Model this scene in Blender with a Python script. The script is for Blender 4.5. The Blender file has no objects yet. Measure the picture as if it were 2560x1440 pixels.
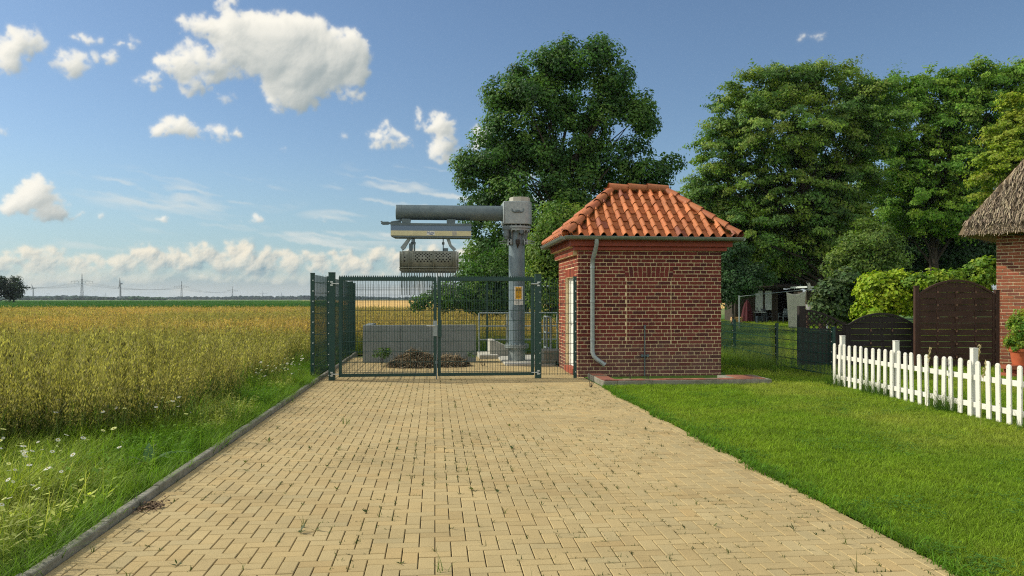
import bpy, math, random
import numpy as np
from mathutils import Vector, Matrix
SC = bpy.context.scene
COL = SC.collection
PI = math.pi
random.seed(7)
RNG = np.random.default_rng(11)
# ------------------------------------------------------------------ camera geometry
HAZE_DENSITY = .00009
HC, FPX, HOR = 1.56, 1934.0, 748.0
YAW = math.radians(5.68)
CC, SS = math.cos(YAW), math.sin(YAW)
def pos(px, py, Z):
    xc = (px - 1280) / FPX * Z
    return Vector((xc * CC + Z * SS, -xc * SS + Z * CC, HC + (HOR - py) / FPX * Z))
def gnd(px, py):
    p = pos(px, py, FPX * HC / (py - HOR)); p.z = 0
    return p
def xat(px, Y):
    r = (px - 1280) / FPX
    return Y * (CC * r + SS) / (CC - SS * r)
def zat(py, X, Y):
    return HC + (HOR - py) / FPX * (X * SS + Y * CC)
def S(r, g, b):
    f = lambda c: (c / 255 / 12.92) if c <= 10 else ((c / 255 + .055) / 1.055) ** 2.4
    return (f(r), f(g), f(b))
# ------------------------------------------------------------------ objects
def thing(name, label, cat, loc=(0, 0, 0), rz=0, group=None):
    o = bpy.data.objects.new(name, None); COL.objects.link(o)
    o.location = loc; o.rotation_euler = (0, 0, rz); o.empty_display_size = .2
    return tag(o, label, cat, group)
def tag(o, label=None, cat=None, group=None, kind=None):
    if label: o['label'] = label
    if cat: o['category'] = cat
    if group: o['group'] = group
    if kind: o['kind'] = kind
    return o
def wmat(o):
    m = Matrix.Identity(4)
    while o is not None:
        m = o.matrix_basis @ m; o = o.parent
    return m
def children(o, cache={}):
    return [c for c in bpy.data.objects if c.parent == o]
def copy_tree(o, parent=None, loc=None, rz=None, sc=None):
    c = o.copy(); COL.objects.link(c); c.parent = parent
    if loc is not None: c.location = loc
    if rz is not None: c.rotation_euler = (0, 0, rz)
    if sc is not None: c.scale = (sc, sc, sc)
    for ch in children(o):
        if ch != c: copy_tree(ch, c)
    return c
class MB:
    def __init__(s): s.v = []; s.f = []; s.c = []; s.m = []
    def add(s, vs, fs, col=(1, 1, 1), mi=0):
        n = len(s.v); s.v += [tuple(v) for v in vs]; s.c += [col] * len(vs)
        s.f += [tuple(i + n for i in f) for f in fs]; s.m += [mi] * len(fs)
        return s
    def box(s, c, d, rz=0, R=None, col=(1, 1, 1), mi=0):
        if R is None: R = Matrix.Rotation(rz, 3, 'Z')
        c = Vector(c)
        vs = [c + R @ Vector((x * d[0] / 2, y * d[1] / 2, z * d[2] / 2)) for x in (-1, 1) for y in (-1, 1) for z in (-1, 1)]
        return s.add(vs, [(0, 1, 3, 2), (4, 6, 7, 5), (0, 4, 5, 1), (2, 3, 7, 6), (0, 2, 6, 4), (1, 5, 7, 3)], col, mi)
    def bb(s, a, b, **k):
        return s.box([(a[i] + b[i]) / 2 for i in range(3)], [abs(b[i] - a[i]) for i in range(3)], **k)
    def frame(s, a, b):
        a = Vector(a); b = Vector(b); d = (b - a); L = d.length; d = d / L
        up = Vector((0, 0, 1)) if abs(d.z) < .95 else Vector((0, 1, 0))
        x = d.cross(up).normalized(); y = x.cross(d)
        return a, b, d, x, y, L
    def bar(s, a, b, w, h, **k):
        a, b, d, x, y, L = s.frame(a, b)
        R = Matrix((x, d, y)).transposed()
        return s.box((a + b) / 2, (w, L, h), R=R, **k)
    def cyl(s, a, b, r0, r1=None, n=12, caps=True, col=(1, 1, 1), mi=0, half=False):
        if r1 is None: r1 = r0
        a, b, d, x, y, L = s.frame(a, b)
        vs = []; k = n + 1 if half else n
        for p, r in ((a, r0), (b, r1)):
            for i in range(k):
                t = (PI if half else 2 * PI) * i / n
                vs.append(p + x * (math.cos(t) * r) + y * (math.sin(t) * r))
        fs = [(i, (i + 1) % k, k + (i + 1) % k, k + i) for i in range(n)]
        if caps: fs += [tuple(range(k - 1, -1, -1)), tuple(range(k, 2 * k))]
        return s.add(vs, fs, col, mi)
    def tube(s, pts, r, n=8, col=(1, 1, 1), mi=0):
        pts = [Vector(p) for p in pts]; N = len(pts)
        rs = r if isinstance(r, (list, tuple)) else [r] * N
        vs = []
        ref = Vector((0, 0, 1)) if abs((pts[1] - pts[0]).normalized().z) < .9 else Vector((0, 1, 0))
        for i, p in enumerate(pts):
            d = (pts[min(i + 1, N - 1)] - pts[max(i - 1, 0)]).normalized()
            x = d.cross(ref)
            x = x.normalized() if x.length > 1e-4 else Vector((1, 0, 0))
            y = x.cross(d); ref = y if abs(d.dot(ref)) > .98 else ref
            for k in range(n):
                t = 2 * PI * k / n
                vs.append(p + x * math.cos(t) * rs[i] + y * math.sin(t) * rs[i])
        fs = [(i * n + k, i * n + (k + 1) % n, (i + 1) * n + (k + 1) % n, (i + 1) * n + k) for i in range(N - 1) for k in range(n)]
        fs += [tuple(range(n - 1, -1, -1)), tuple(range((N - 1) * n, N * n))]
        return s.add(vs, fs, col, mi)
    def prism(s, poly, ax, a, b, col=(1, 1, 1), mi=0):
        # polygon in the two axes other than ax, extruded a..b along ax
        oth = [i for i in range(3) if i != ax]; n = len(poly); vs = []
        for t in (a, b):
            for p in poly:
                v = [0, 0, 0]; v[ax] = t; v[oth[0]] = p[0]; v[oth[1]] = p[1]; vs.append(v)
        fs = [(i, (i + 1) % n, n + (i + 1) % n, n + i) for i in range(n)] + [tuple(range(n - 1, -1, -1)), tuple(range(n, 2 * n))]
        return s.add(vs, fs, col, mi)
    def build(s, name, mats, parent=None, world=False, smooth=False, bevel=0, colattr=False, ang=35):
        me = bpy.data.meshes.new(name)
        vs = s.v
        if world and parent is not None:
            M = wmat(parent).inverted(); vs = [tuple(M @ Vector(v)) for v in vs]
        me.from_pydata(vs, [], s.f)
        if not isinstance(mats, (list, tuple)): mats = [mats]
        for m in mats: me.materials.append(m)
        if len(mats) > 1: me.polygons.foreach_set('material_index', s.m)
        if colattr:
            a = me.attributes.new('col', 'FLOAT_COLOR', 'POINT')
            arr = np.ones((len(vs), 4), np.float32); arr[:, :3] = np.array(s.c, np.float32).reshape(-1, 3)
            a.data.foreach_set('color', arr.ravel())
        me.polygons.foreach_set('use_smooth', [bool(smooth)] * len(me.polygons))
        if smooth:
            try: me.set_sharp_from_angle(angle=math.radians(ang))
            except Exception: pass
        me.update(); me.validate()
        o = bpy.data.objects.new(name, me); COL.objects.link(o); o.parent = parent
        if bevel:
            b = o.modifiers.new('edge', 'BEVEL'); b.width = bevel; b.segments = 2; b.limit_method = 'ANGLE'; b.angle_limit = math.radians(40)
        return o
def np_mesh(name, V, loops, tot, cols, mats, parent=None, mi=None, smooth=False):
    me = bpy.data.meshes.new(name)
    V = np.asarray(V, np.float32)
    if parent is not None:
        M = np.array(wmat(parent).inverted(), np.float32); V = V @ M[:3, :3].T + M[:3, 3]
    me.vertices.add(len(V)); me.vertices.foreach_set('co', V.ravel())
    me.loops.add(len(loops)); me.loops.foreach_set('vertex_index', np.asarray(loops, np.int32))
    tot = np.asarray(tot, np.int32); st = np.zeros(len(tot), np.int32); st[1:] = np.cumsum(tot)[:-1]
    me.polygons.add(len(tot)); me.polygons.foreach_set('loop_start', st); me.polygons.foreach_set('loop_total', tot)
    if not isinstance(mats, (list, tuple)): mats = [mats]
    for m in mats: me.materials.append(m)
    if mi is not None: me.polygons.foreach_set('material_index', np.asarray(mi, np.int32))
    a = me.attributes.new('col', 'FLOAT_COLOR', 'POINT')
    c = np.ones((len(V), 4), np.float32); c[:, :3] = cols; a.data.foreach_set('color', c.ravel())
    me.polygons.foreach_set('use_smooth', np.full(len(tot), bool(smooth)))
    me.update(calc_edges=True)
    o = bpy.data.objects.new(name, me); COL.objects.link(o); o.parent = parent
    return o
class Tpl:      # small template mesh for scattering
    def __init__(s): s.v = []; s.c = []; s.l = []; s.t = []
    def face(s, vs, col):
        n = len(s.v); s.v += [tuple(v) for v in vs]; s.c += [col] * len(vs); s.l += list(range(n, n + len(vs))); s.t.append(len(vs))
    def strip(s, pts, ws, side, col, col2=None):
        n = len(s.v); K = len(pts); side = np.array(side, float)
        for i, (p, w) in enumerate(zip(pts, ws)):
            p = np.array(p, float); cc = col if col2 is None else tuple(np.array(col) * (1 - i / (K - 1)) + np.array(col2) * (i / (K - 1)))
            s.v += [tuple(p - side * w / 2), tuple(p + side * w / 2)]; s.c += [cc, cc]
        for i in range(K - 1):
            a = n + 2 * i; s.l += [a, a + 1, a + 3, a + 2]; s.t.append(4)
    def arrays(s):
        return np.array(s.v, np.float32), np.array(s.c, np.float32), np.array(s.l, np.int64), np.array(s.t, np.int32)
def scatter(tpls, P, rz, sc, icol, lean=None, tid=None):
    N = len(P); Vs = []; Cs = []; Ls = []; Ts = []; off = 0
    if tid is None: tid = RNG.integers(0, len(tpls), N)
    for k, t in enumerate(tpls):
        I = np.where(tid == k)[0]
        if not len(I): continue
        v, c, l, tt = t.arrays()
        cs, sn, s_ = np.cos(rz[I])[:, None], np.sin(rz[I])[:, None], sc[I][:, None]
        x = (v[None, :, 0] * cs - v[None, :, 1] * sn) * s_; y = (v[None, :, 0] * sn + v[None, :, 1] * cs) * s_; z = v[None, :, 2] * s_
        if lean is not None:
            x = x + lean[I, 0][:, None] * z; y = y + lean[I, 1][:, None] * z
        V = np.stack([x + P[I, 0][:, None], y + P[I, 1][:, None], z + P[I, 2][:, None]], -1)
        C = c[None] * icol[I][:, None, :]
        n = len(v); base = off + np.arange(len(I))[:, None] * n
        Vs.append(V.reshape(-1, 3)); Cs.append(C.reshape(-1, 3)); Ls.append((base + l[None]).ravel()); Ts.append(np.tile(tt, len(I)))
        off += n * len(I)
    return np.concatenate(Vs), np.concatenate(Ls), np.concatenate(Ts), np.concatenate(Cs)
def join(*parts):
    Vs = []; Ls = []; Ts = []; Cs = []; off = 0
    for V, L, T, C in parts:
        Vs.append(V); Ls.append(L + off); Ts.append(T); Cs.append(C); off += len(V)
    return np.concatenate(Vs), np.concatenate(Ls), np.concatenate(Ts), np.concatenate(Cs)
def vn(x, y, seed=0):
    # value noise 0..1
    xi = np.floor(x).astype(np.int64); yi = np.floor(y).astype(np.int64); fx = x - xi; fy = y - yi
    fx = fx * fx * (3 - 2 * fx); fy = fy * fy * (3 - 2 * fy)
    def h(a, b):
        n = (a * 374761393 + b * 668265263 + seed * 974634777) & 0x7fffffff
        n = ((n ^ (n >> 13)) * 1274126177) & 0x7fffffff
        return ((n ^ (n >> 16)) & 0xffff) / 65535.0
    return (h(xi, yi) * (1 - fx) + h(xi + 1, yi) * fx) * (1 - fy) + (h(xi, yi + 1) * (1 - fx) + h(xi + 1, yi + 1) * fx) * fy
def fbm(x, y, seed=0):
    return .55 * vn(x, y, seed) + .3 * vn(x * 2.1, y * 2.1, seed + 1) + .15 * vn(x * 4.3, y * 4.3, seed + 2)
# ------------------------------------------------------------------ materials
def mat(name, base=(.5, .5, .5), rough=.6, metal=0, noise=None, noise2=None, bump=None, attr=False, spec=.4, transl=0, coat=0):
    m = bpy.data.materials.new(name); m.use_nodes = True; nt = m.node_tree; ns = nt.nodes; lk = nt.links
    b = ns['Principled BSDF']; out = ns['Material Output']
    b.inputs['Roughness'].default_value = rough; b.inputs['Metallic'].default_value = metal
    b.inputs['Specular IOR Level'].default_value = spec; b.inputs['Coat Weight'].default_value = coat
    tc = ns.new('ShaderNodeTexCoord')
    if attr:
        at = ns.new('ShaderNodeAttribute'); at.attribute_name = 'col'; c = at.outputs['Color']
        if base != (1, 1, 1):
            mu = ns.new('ShaderNodeMix'); mu.data_type = 'RGBA'; mu.blend_type = 'MULTIPLY'; mu.inputs['Factor'].default_value = 1
            lk.new(c, mu.inputs['A']); mu.inputs['B'].default_value = (*base, 1); c = mu.outputs['Result']
    else:
        rg = ns.new('ShaderNodeRGB'); rg.outputs[0].default_value = (*base, 1); c = rg.outputs[0]
    for nz in (noise, noise2):
        if not nz: continue
        sc, lo, hi, tint = nz     # scale, ramp lo, hi, tint colour multiplied at high noise
        t = ns.new('ShaderNodeTexNoise'); t.inputs['Scale'].default_value = sc; t.inputs['Detail'].default_value = 6; t.inputs['Roughness'].default_value = .65
        lk.new(tc.outputs['Object'], t.inputs['Vector'])
        mr = ns.new('ShaderNodeMapRange'); mr.inputs['From Min'].default_value = lo; mr.inputs['From Max'].default_value = hi; lk.new(t.outputs['Fac'], mr.inputs['Value'])
        mx = ns.new('ShaderNodeMix'); mx.data_type = 'RGBA'; mx.blend_type = 'MULTIPLY'
        lk.new(mr.outputs['Result'], mx.inputs['Factor']); lk.new(c, mx.inputs['A']); mx.inputs['B'].default_value = (*tint, 1); c = mx.outputs['Result']
    lk.new(c, b.inputs['Base Color'])
    if bump:
        t = ns.new('ShaderNodeTexNoise'); t.inputs['Scale'].default_value = bump[0]; t.inputs['Detail'].default_value = 5
        lk.new(tc.outputs['Object'], t.inputs['Vector'])
        bp = ns.new('ShaderNodeBump'); bp.inputs['Strength'].default_value = bump[1]; bp.inputs['Distance'].default_value = bump[2] if len(bump) > 2 else .01
        lk.new(t.outputs['Fac'], bp.inputs['Height']); lk.new(bp.outputs['Normal'], b.inputs['Normal'])
    if transl:
        tr = ns.new('ShaderNodeBsdfTranslucent')
        g = ns.new('ShaderNodeMix'); g.data_type = 'RGBA'; g.blend_type = 'MULTIPLY'; g.inputs['Factor'].default_value = 1
        lk.new(c, g.inputs['A']); g.inputs['B'].default_value = (1.25, 1.35, .55, 1); lk.new(g.outputs['Result'], tr.inputs['Color'])
        mx = ns.new('ShaderNodeMixShader'); mx.inputs[0].default_value = transl
        lk.new(b.outputs[0], mx.inputs[1]); lk.new(tr.outputs[0], mx.inputs[2]); lk.new(mx.outputs[0], out.inputs['Surface'])
    return m
M = {}
M['leaf'] = mat('leaf', (1, 1, 1), .55, attr=True, spec=.25, transl=.4)
M['grassblade'] = mat('grass_blade', (1, 1, 1), .6, attr=True, spec=.2, transl=.4)
M['bark'] = mat('bark', S(66, 58, 48), .9, noise=(6, .35, .7, (.45, .45, .45)), bump=(14, .6, .02))
M['paver'] = mat('sandy_paver', (1, 1, 1), .85, attr=True, spec=.2, noise=(.9, .42, .68, (.80, .80, .79)), noise2=(210, .4, .7, (.66, .65, .62)), bump=(260, .5, .002))
M['joint'] = mat('joint_sand', S(70, 64, 44), .95, noise=(30, .4, .6, (.6, .65, .5)))
M['concrete'] = mat('concrete', S(176, 174, 162), .85, noise=(3, .4, .7, (.75, .75, .72)), noise2=(40, .45, .75, (.8, .8, .78)), bump=(60, .3, .004))
M['concrete_dark'] = mat('weathered_concrete', S(138, 136, 124), .9, noise=(5, .35, .65, (.6, .62, .55)), noise2=(50, .45, .7, (.75, .75, .7)), bump=(50, .4, .005))
M['wallcon'] = mat('grey_wall_concrete', S(124, 132, 130), .85, noise=(2, .4, .7, (.78, .8, .76)), noise2=(30, .45, .75, (.82, .82, .8)), bump=(60, .3, .004))
M['column'] = mat('blue_grey_column', S(118, 134, 140), .5, .3, noise=(5, .38, .62, (.8, .83, .86)), noise2=(30, .45, .7, (.88, .88, .88)))
M['brick'] = mat('brick_clay', (1, 1, 1), .85, attr=True, spec=.25, noise=(25, .4, .7, (.72, .7, .7)), bump=(90, .5, .003))
M['mortar'] = mat('lime_mortar', S(214, 195, 153), .95, noise=(7, .45, .8, (.75, .73, .68)), bump=(120, .4, .002))
M['mortar_dark'] = mat('old_mortar', S(204, 186, 150), .95, noise=(7, .4, .7, (.7, .66, .6)), bump=(120, .4, .002))
M['tile'] = mat('clay_tile', (1, 1, 1), .62, attr=True, spec=.35, noise=(5, .5, .8, (.62, .55, .5)), noise2=(40, .5, .8, (.72, .66, .6)), bump=(60, .25, .003))
M['fascia'] = mat('red_fascia', S(140, 62, 44), .6, noise=(8, .4, .7, (.8, .75, .72)), bump=(40, .15, .002))
M['zinc'] = mat('zinc_sheet', S(128, 136, 128), .45, .55, noise=(7, .4, .7, (.72, .75, .72)), bump=(20, .1, .003))
M['galv'] = mat('galvanised_steel', S(150, 160, 158), .5, .35, noise=(9, .38, .62, (.78, .8, .82)), noise2=(30, .45, .7, (.85, .85, .85)), bump=(50, .1, .002))
M['galv_d'] = mat('weathered_steel', S(102, 116, 118), .55, .3, noise=(4, .35, .65, (.7, .74, .76)), noise2=(26, .45, .7, (.8, .8, .8)))
M['green'] = mat('green_coated_steel', S(5, 54, 46), .45, 0, noise=(6, .4, .7, (.8, .85, .85)), spec=.5)
M['bolt'] = mat('bright_bolt', S(190, 196, 192), .35, .6)
M['white_paint'] = mat('white_paint', S(216, 215, 204), .6, noise=(3, .5, .75, (.86, .86, .82)), noise2=(22, .63, .70, (.45, .42, .36)), bump=(40, .15, .003))
M['white_door'] = mat('white_door_paint', S(226, 228, 220), .45, noise=(5, .5, .8, (.9, .9, .88)))
M['dark'] = mat('painted_hole_black', (.006, .006, .006), .9)
M['brown_dark'] = mat('dark_stained_wood', S(44, 38, 34), .8, noise=(4, .35, .65, (.65, .65, .65)), noise2=(45, .45, .7, (.7, .7, .7)), bump=(50, .3, .004))
M['brown'] = mat('brown_stained_wood', S(70, 46, 34), .75, noise=(4, .35, .65, (.6, .58, .56)), noise2=(45, .45, .7, (.7, .68, .66)), bump=(50, .3, .004))
M['thatch'] = mat('reed_thatch', (1, 1, 1), .9, attr=True, spec=.15)
M['heap'] = mat('dry_litter', (1, 1, 1), .9, attr=True, spec=.15)
M['grab'] = mat('rusty_grab_steel', S(124, 128, 116), .65, .3, noise=(6, .42, .6, (.72, .73, .7)), noise2=(3, .66, .78, (.95, .8, .65)), bump=(30, .2, .003))
M['stripe_blue'] = mat('slate_blue_stripe', S(98, 118, 138), .4, .2)
M['stripe_beige'] = mat('beige_stripe', S(196, 190, 150), .45, .1, noise=(6, .45, .7, (.85, .85, .8)))
M['yellow'] = mat('yellow_sign', S(240, 184, 22), .5)
M['paper'] = mat('white_sheet', S(212, 214, 206), .55)
M['ink'] = mat('ink', S(40, 36, 28), .6)
M['blue_ink'] = mat('blue_ink', S(34, 66, 120), .5)
M['cloth'] = mat('grey_cloth', S(172, 174, 160), .9, noise=(4, .4, .7, (.85, .85, .85)), transl=.2)
M['shed'] = mat('shed_boards', S(72, 64, 54), .9, noise=(5, .35, .65, (.55, .55, .55)), bump=(30, .4, .005))
M['shed_white'] = mat('white_panel', S(196, 204, 200), .7, noise=(4, .45, .7, (.75, .78, .8)))
M['shed_boardlight'] = mat('worn_spacer', S(112, 84, 66), .8)
M['terracotta'] = mat('terracotta', S(178, 92, 56), .8, noise=(8, .4, .7, (.75, .72, .7)))
M['plastic_grey'] = mat('grey_plastic', S(150, 152, 150), .5)
M['plastic_teal'] = mat('teal_plastic', S(40, 150, 160), .45)
M['chair'] = mat('dark_chair_plastic', S(40, 52, 60), .5)
M['burgundy'] = mat('burgundy_cloth', S(70, 24, 30), .9)
M['timber'] = mat('pale_timber', S(196, 160, 110), .8, noise=(8, .4, .7, (.75, .72, .68)))
M['pylon'] = mat('pylon_steel', S(84, 92, 92), .7, .3)
M['turbine'] = mat('turbine_paint', S(110, 116, 120), .6)
M['wire'] = mat('cable', S(60, 62, 64), .6)
M['lawn'] = mat('lawn_soil', S(74, 112, 24), .95, noise=(1.2, .4, .65, (1.25, 1.05, .8)), noise2=(40, .4, .65, (.6, .62, .6)))
M['verge'] = mat('verge_soil', S(62, 74, 30), .95, noise=(2, .4, .65, (.7, .75, .6)), noise2=(25, .4, .65, (.6, .6, .6)))
M['field'] = mat('field_soil', S(92, 88, 44), .95, noise=(.05, .4, .65, (1.2, 1, .7)), noise2=(8, .4, .65, (.7, .7, .6)))
M['ground'] = mat('open_land', S(96, 110, 58), .95, noise=(.004, .42, .6, (1.5, 1.25, .9)), noise2=(.02, .4, .65, (.75, .8, .7)))
M['woods'] = mat('far_foliage', (1, 1, 1), .95, attr=True, spec=.1)
# ------------------------------------------------------------------ camera, sun, sky
cam = bpy.data.cameras.new('camera'); co = bpy.data.objects.new('camera', cam); COL.objects.link(co)
co.location = (0, 0, HC); co.rotation_euler = (PI / 2, 0, -YAW)
cam.lens = FPX / 2560 * 36; cam.sensor_width = 36; cam.shift_y = (HOR - 720) / 2560
cam.clip_start = .1; cam.clip_end = 30000; SC.camera = co
SUN_EL = math.radians(37); SDX, SDY = .955, -.295          # where the light travels on the ground
n_ = math.hypot(SDX, SDY); SDX /= n_; SDY /= n_
TO_SUN = Vector((-SDX * math.cos(SUN_EL), -SDY * math.cos(SUN_EL), math.sin(SUN_EL)))
sl = bpy.data.lights.new('sun', 'SUN'); sl.energy = 4.5; sl.angle = math.radians(.53); sl.color = (1, .92, .77)
so = bpy.data.objects.new('sun', sl); COL.objects.link(so); so.rotation_euler = TO_SUN.to_track_quat('Z', 'Y').to_euler(); so.location = (-30, 20, 40)
w = bpy.data.worlds.new('World'); SC.world = w; w.use_nodes = True
SC.view_settings.view_transform = 'Standard'; SC.view_settings.look = 'None'; SC.view_settings.exposure = 0; SC.view_settings.gamma = 1

# ------------------------------------------------------------------ sky: Nishita air with a cloud layer worked out on an azimuth / elevation grid
AZ0, AZ1, EL0, EL1, DEG = -50.0, 60.0, -1.0, 33.0, .055
def ang(px, py):
    d = Vector(((px - 1280) * CC + FPX * SS, -(px - 1280) * SS + FPX * CC, HOR - py)).normalized()
    return math.degrees(math.atan2(d.x, d.y)), math.degrees(math.asin(d.z))
def blur(a, n):
    for ax in (0, 1):
        for _ in range(2):
            c = np.cumsum(np.concatenate([np.repeat(np.take(a, [0], ax), n + 1, ax), a, np.repeat(np.take(a, [-1], ax), n, ax)], ax), ax)
            k = 2 * n + 1; a = (np.take(c, range(k, c.shape[ax]), ax) - np.take(c, range(0, c.shape[ax] - k), ax)) / k
    return a
def cloud_layer():
    W, Hh = int((AZ1 - AZ0) / DEG), int((EL1 - EL0) / DEG); rng = np.random.default_rng(77)
    U, V = np.meshgrid((np.arange(W) + .5) * DEG + AZ0, (np.arange(Hh) + .5) * DEG + EL0)
    def turb(f, seed, octs=5, g=.55):
        s = 0; a = 1; t = 0
        for o in range(octs): s = s + a * (vn(U * f + 50 * o + 7, V * f + 31 * o + 300, seed + o) - .5); t += a; a *= g; f *= 2.07
        return s / t * 2
    wx, wy = turb(.7, 3, 7, .68), turb(.7, 13, 7, .68)
    Uw, Vw = U + wx * .8, V + wy * .62
    dens = np.zeros_like(U); hgt = np.full_like(U, -9.0)
    pd = math.degrees(1 / FPX)
    def puff(a, e, r, k, zc=0., lay=None):
        D, Hm = lay; m = r + .75; i0, i1 = int((a - m - AZ0) / DEG), int((a + m - AZ0) / DEG) + 1; j0, j1 = int((e - m - EL0) / DEG), int((e + m - EL0) / DEG) + 1
        i0, j0 = max(i0, 0), max(j0, 0); i1, j1 = min(i1, W), min(j1, Hh)
        if i1 <= i0 or j1 <= j0: return
        s = (slice(j0, j1), slice(i0, i1)); d2 = ((Uw[s] - a) ** 2 + ((Vw[s] - e) * 1.08) ** 2) / r ** 2; q = np.clip(1 - d2, 0, 1)
        D[s] += k * q ** 1.4; Hm[s] = np.maximum(Hm[s], np.where(q > 0, zc + r * np.sqrt(q), -9))
    # px, py, radius x, radius y (pixels of the photo), thickness
    B = [(700, 115, 140, 78, .95), (610, 78, 100, 46, .8), (640, 60, 70, 30, .7), (560, 150, 90, 40, .6), (760, 165, 115, 75, 1), (850, 140, 75, 62, 1), (890, 180, 36, 40, .9), (745, 225, 75, 48, .9), (500, 70, 48, 34, .55),
         (455, 160, 68, 34, .7), (500, 205, 55, 28, .55), (405, 148, 26, 16, .5), (562, 14, 18, 20, .3), (375, 208, 34, 20, .45), (700, 260, 26, 18, .4), (880, 238, 38, 18, .5), (560, 243, 26, 14, .22), (470, 120, 40, 20, .3),
         (35, 118, 70, 34, .5), (15, 155, 44, 32, .45), (60, 95, 40, 22, .4), (170, 160, 46, 32, .42), (225, 95, 34, 17, .4), (315, 112, 34, 12, .36), (215, 140, 46, 14, .28), (268, 142, 18, 12, .25),
         (430, 318, 56, 28, .75), (470, 330, 44, 18, .6), (400, 328, 42, 18, .5), (560, 334, 50, 17, .42), (540, 322, 22, 14, .3), (0, 322, 26, 10, .4),
         (965, 345, 52, 26, .6), (1000, 360, 34, 16, .5), (970, 318, 20, 16, .4), (1095, 315, 34, 34, .8), (1108, 370, 36, 40, .75), (1046, 300, 13, 20, .45), (1120, 400, 24, 14, .5),
         (80, 490, 50, 38, .9), (40, 515, 56, 26, .9), (120, 520, 50, 20, .8), (85, 456, 22, 18, .7), (175, 540, 18, 7, .4),
         (408, 545, 20, 10, .35), (630, 550, 24, 9, .5), (2030, 98, 36, 10, .26), (2045, 92, 20, 7, .2), (862, 338, 10, 6, .25), (800, 552, 12, 5, .15), (1205, 345, 34, 24, .5), (715, 375, 14, 6, .12), (245, 542, 10, 4, .2)]
    cu = (dens, hgt)
    for px, py, rx, ry, th in B:
        n = int(8 + rx * ry / 60)
        for i in range(n):
            t = rng.uniform(0, 2 * PI); r = rng.random() ** .55; x = px + math.cos(t) * rx * r; y = py - math.sin(t) * ry * r
            rad = (ry * .62 * (1 - .6 * r) + 5) * rng.uniform(.55, 1.15); a, e = ang(x, y); puff(a, e, rad * pd, th * 1.25, rad * pd * .4 * rng.uniform(-1, 1) + (1 - r) * ry * pd * .8, cu)
    bd, bh = np.zeros_like(U), np.full_like(U, -9.0); bk = (bd, bh)
    def heap(px, base, w_, h, th, z):
        n = int(10 + w_ * h / 90)
        for i in range(n):
            x = rng.uniform(-1, 1); top = h * (1 - abs(x) ** 2.2); y = top * rng.random() ** .7; rad = (h * .34 * (1 - .5 * y / max(h, 1)) + 4) * rng.uniform(.6, 1.15)
            a, e = ang(px + x * w_, base - y); puff(a, e, rad * pd, th, z + rng.uniform(-.2, .2) * rad * pd, bk)
    for px, top, w_ in ((-200, 612, 120), (-60, 618, 100), (50, 616, 90), (140, 622, 90), (240, 634, 80), (345, 605, 70), (430, 618, 70), (505, 606, 60), (600, 600, 60), (690, 612, 70), (770, 622, 60), (850, 618, 80), (950, 612, 80), (1060, 610, 90), (1180, 616, 90), (1300, 612, 120),
                        (1480, 606, 120), (1650, 615, 120), (1850, 608, 130), (2050, 612, 130), (2250, 606, 140), (2480, 612, 140), (2700, 606, 160), (2900, 610, 160)):
        heap(px, 676, w_ * .8, 676 - top - 4, .5, -.4)
    for i in range(40): heap(-350 + i * 88 + rng.uniform(-30, 30), 704 + rng.uniform(-4, 8), rng.uniform(50, 95), rng.uniform(18, 38), .4, 0)
    det = turb(2.6, 23, 4, .6); det2 = turb(5.5, 29, 3, .6)
    def shade(D, Hm, soft, ero):
        Dn = D * (1 + .9 * det) + (1.15 * det + .75 * det2) * np.minimum(D * 1.3, ero); A = 1 - np.exp(-.95 * np.clip(Dn + .02, 0, 9) ** 1.35); A = .6 * A + .4 * blur(A, 2); H2 = np.where(Hm > -5, Hm, blur(np.maximum(Hm, -1), 6)); H2 = .5 * blur(H2, 2) + .5 * blur(H2, soft) + .05 * det + .015 * det2
        gy, gx = np.gradient(H2, DEG); nz = 1 / np.sqrt(1 + gx ** 2 + gy ** 2); L = np.array((-.56, .62, .55)); L = L / np.linalg.norm(L)
        lam = (-gx * L[0] - gy * L[1] + L[2]) * nz
        # light reaching through: cloud lying on the sun side of each point takes some of it away
        sd = 0; Db = blur(np.minimum(D, 2.2), 3)
        for k in (6, 14, 26): sd = sd + np.roll(np.roll(Db, -k, 0), int(k * .8), 1)
        return A, lam, sd / 3
    A1, l1, s1 = shade(dens, hgt, 8, .8); A2, l2, s2 = shade(bd, bh, 4, .8)
    def ramp(t, lo, hi): t = np.clip(t, 0, 1)[..., None]; return np.array(lo) * (1 - t) + np.array(hi) * t
    c1 = ramp(  .72 + .36 * l1 - .24 * s1 + .10 * blur(A1, 4), S(150, 164, 168), S(254, 250, 238)); c2 = ramp(.10 + 1.15 * l2 - .12 * s2, S(126, 154, 168), S(250, 240, 218))
    # the bank melts into pale haze towards the horizon
    f = np.clip((2.2 - V) / 1.6, 0, 1)[..., None] * .8; c2 = c2 * (1 - f) + np.array(S(203, 205, 196)) * f; A2 = np.maximum(A2 * (.7 + .3 * np.clip((V - 1.2) / 2, 0, 1)) * .97, np.clip((2.3 - V) / 1.4, 0, 1) * .88)
    # thin cirrus drawn out in slanting streaks
    th = math.radians(-8); ru = U * math.cos(th) + V * math.sin(th); rv = -U * math.sin(th) + V * math.cos(th); rv = rv + .25 * wy
    ci = .6 * vn(ru * .22, rv * 1.7, 41) + .3 * vn(ru * .5, rv * 4.2, 42) + .2 * vn(ru * 1.2, rv * 8, 43); z = np.zeros_like(U)
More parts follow.
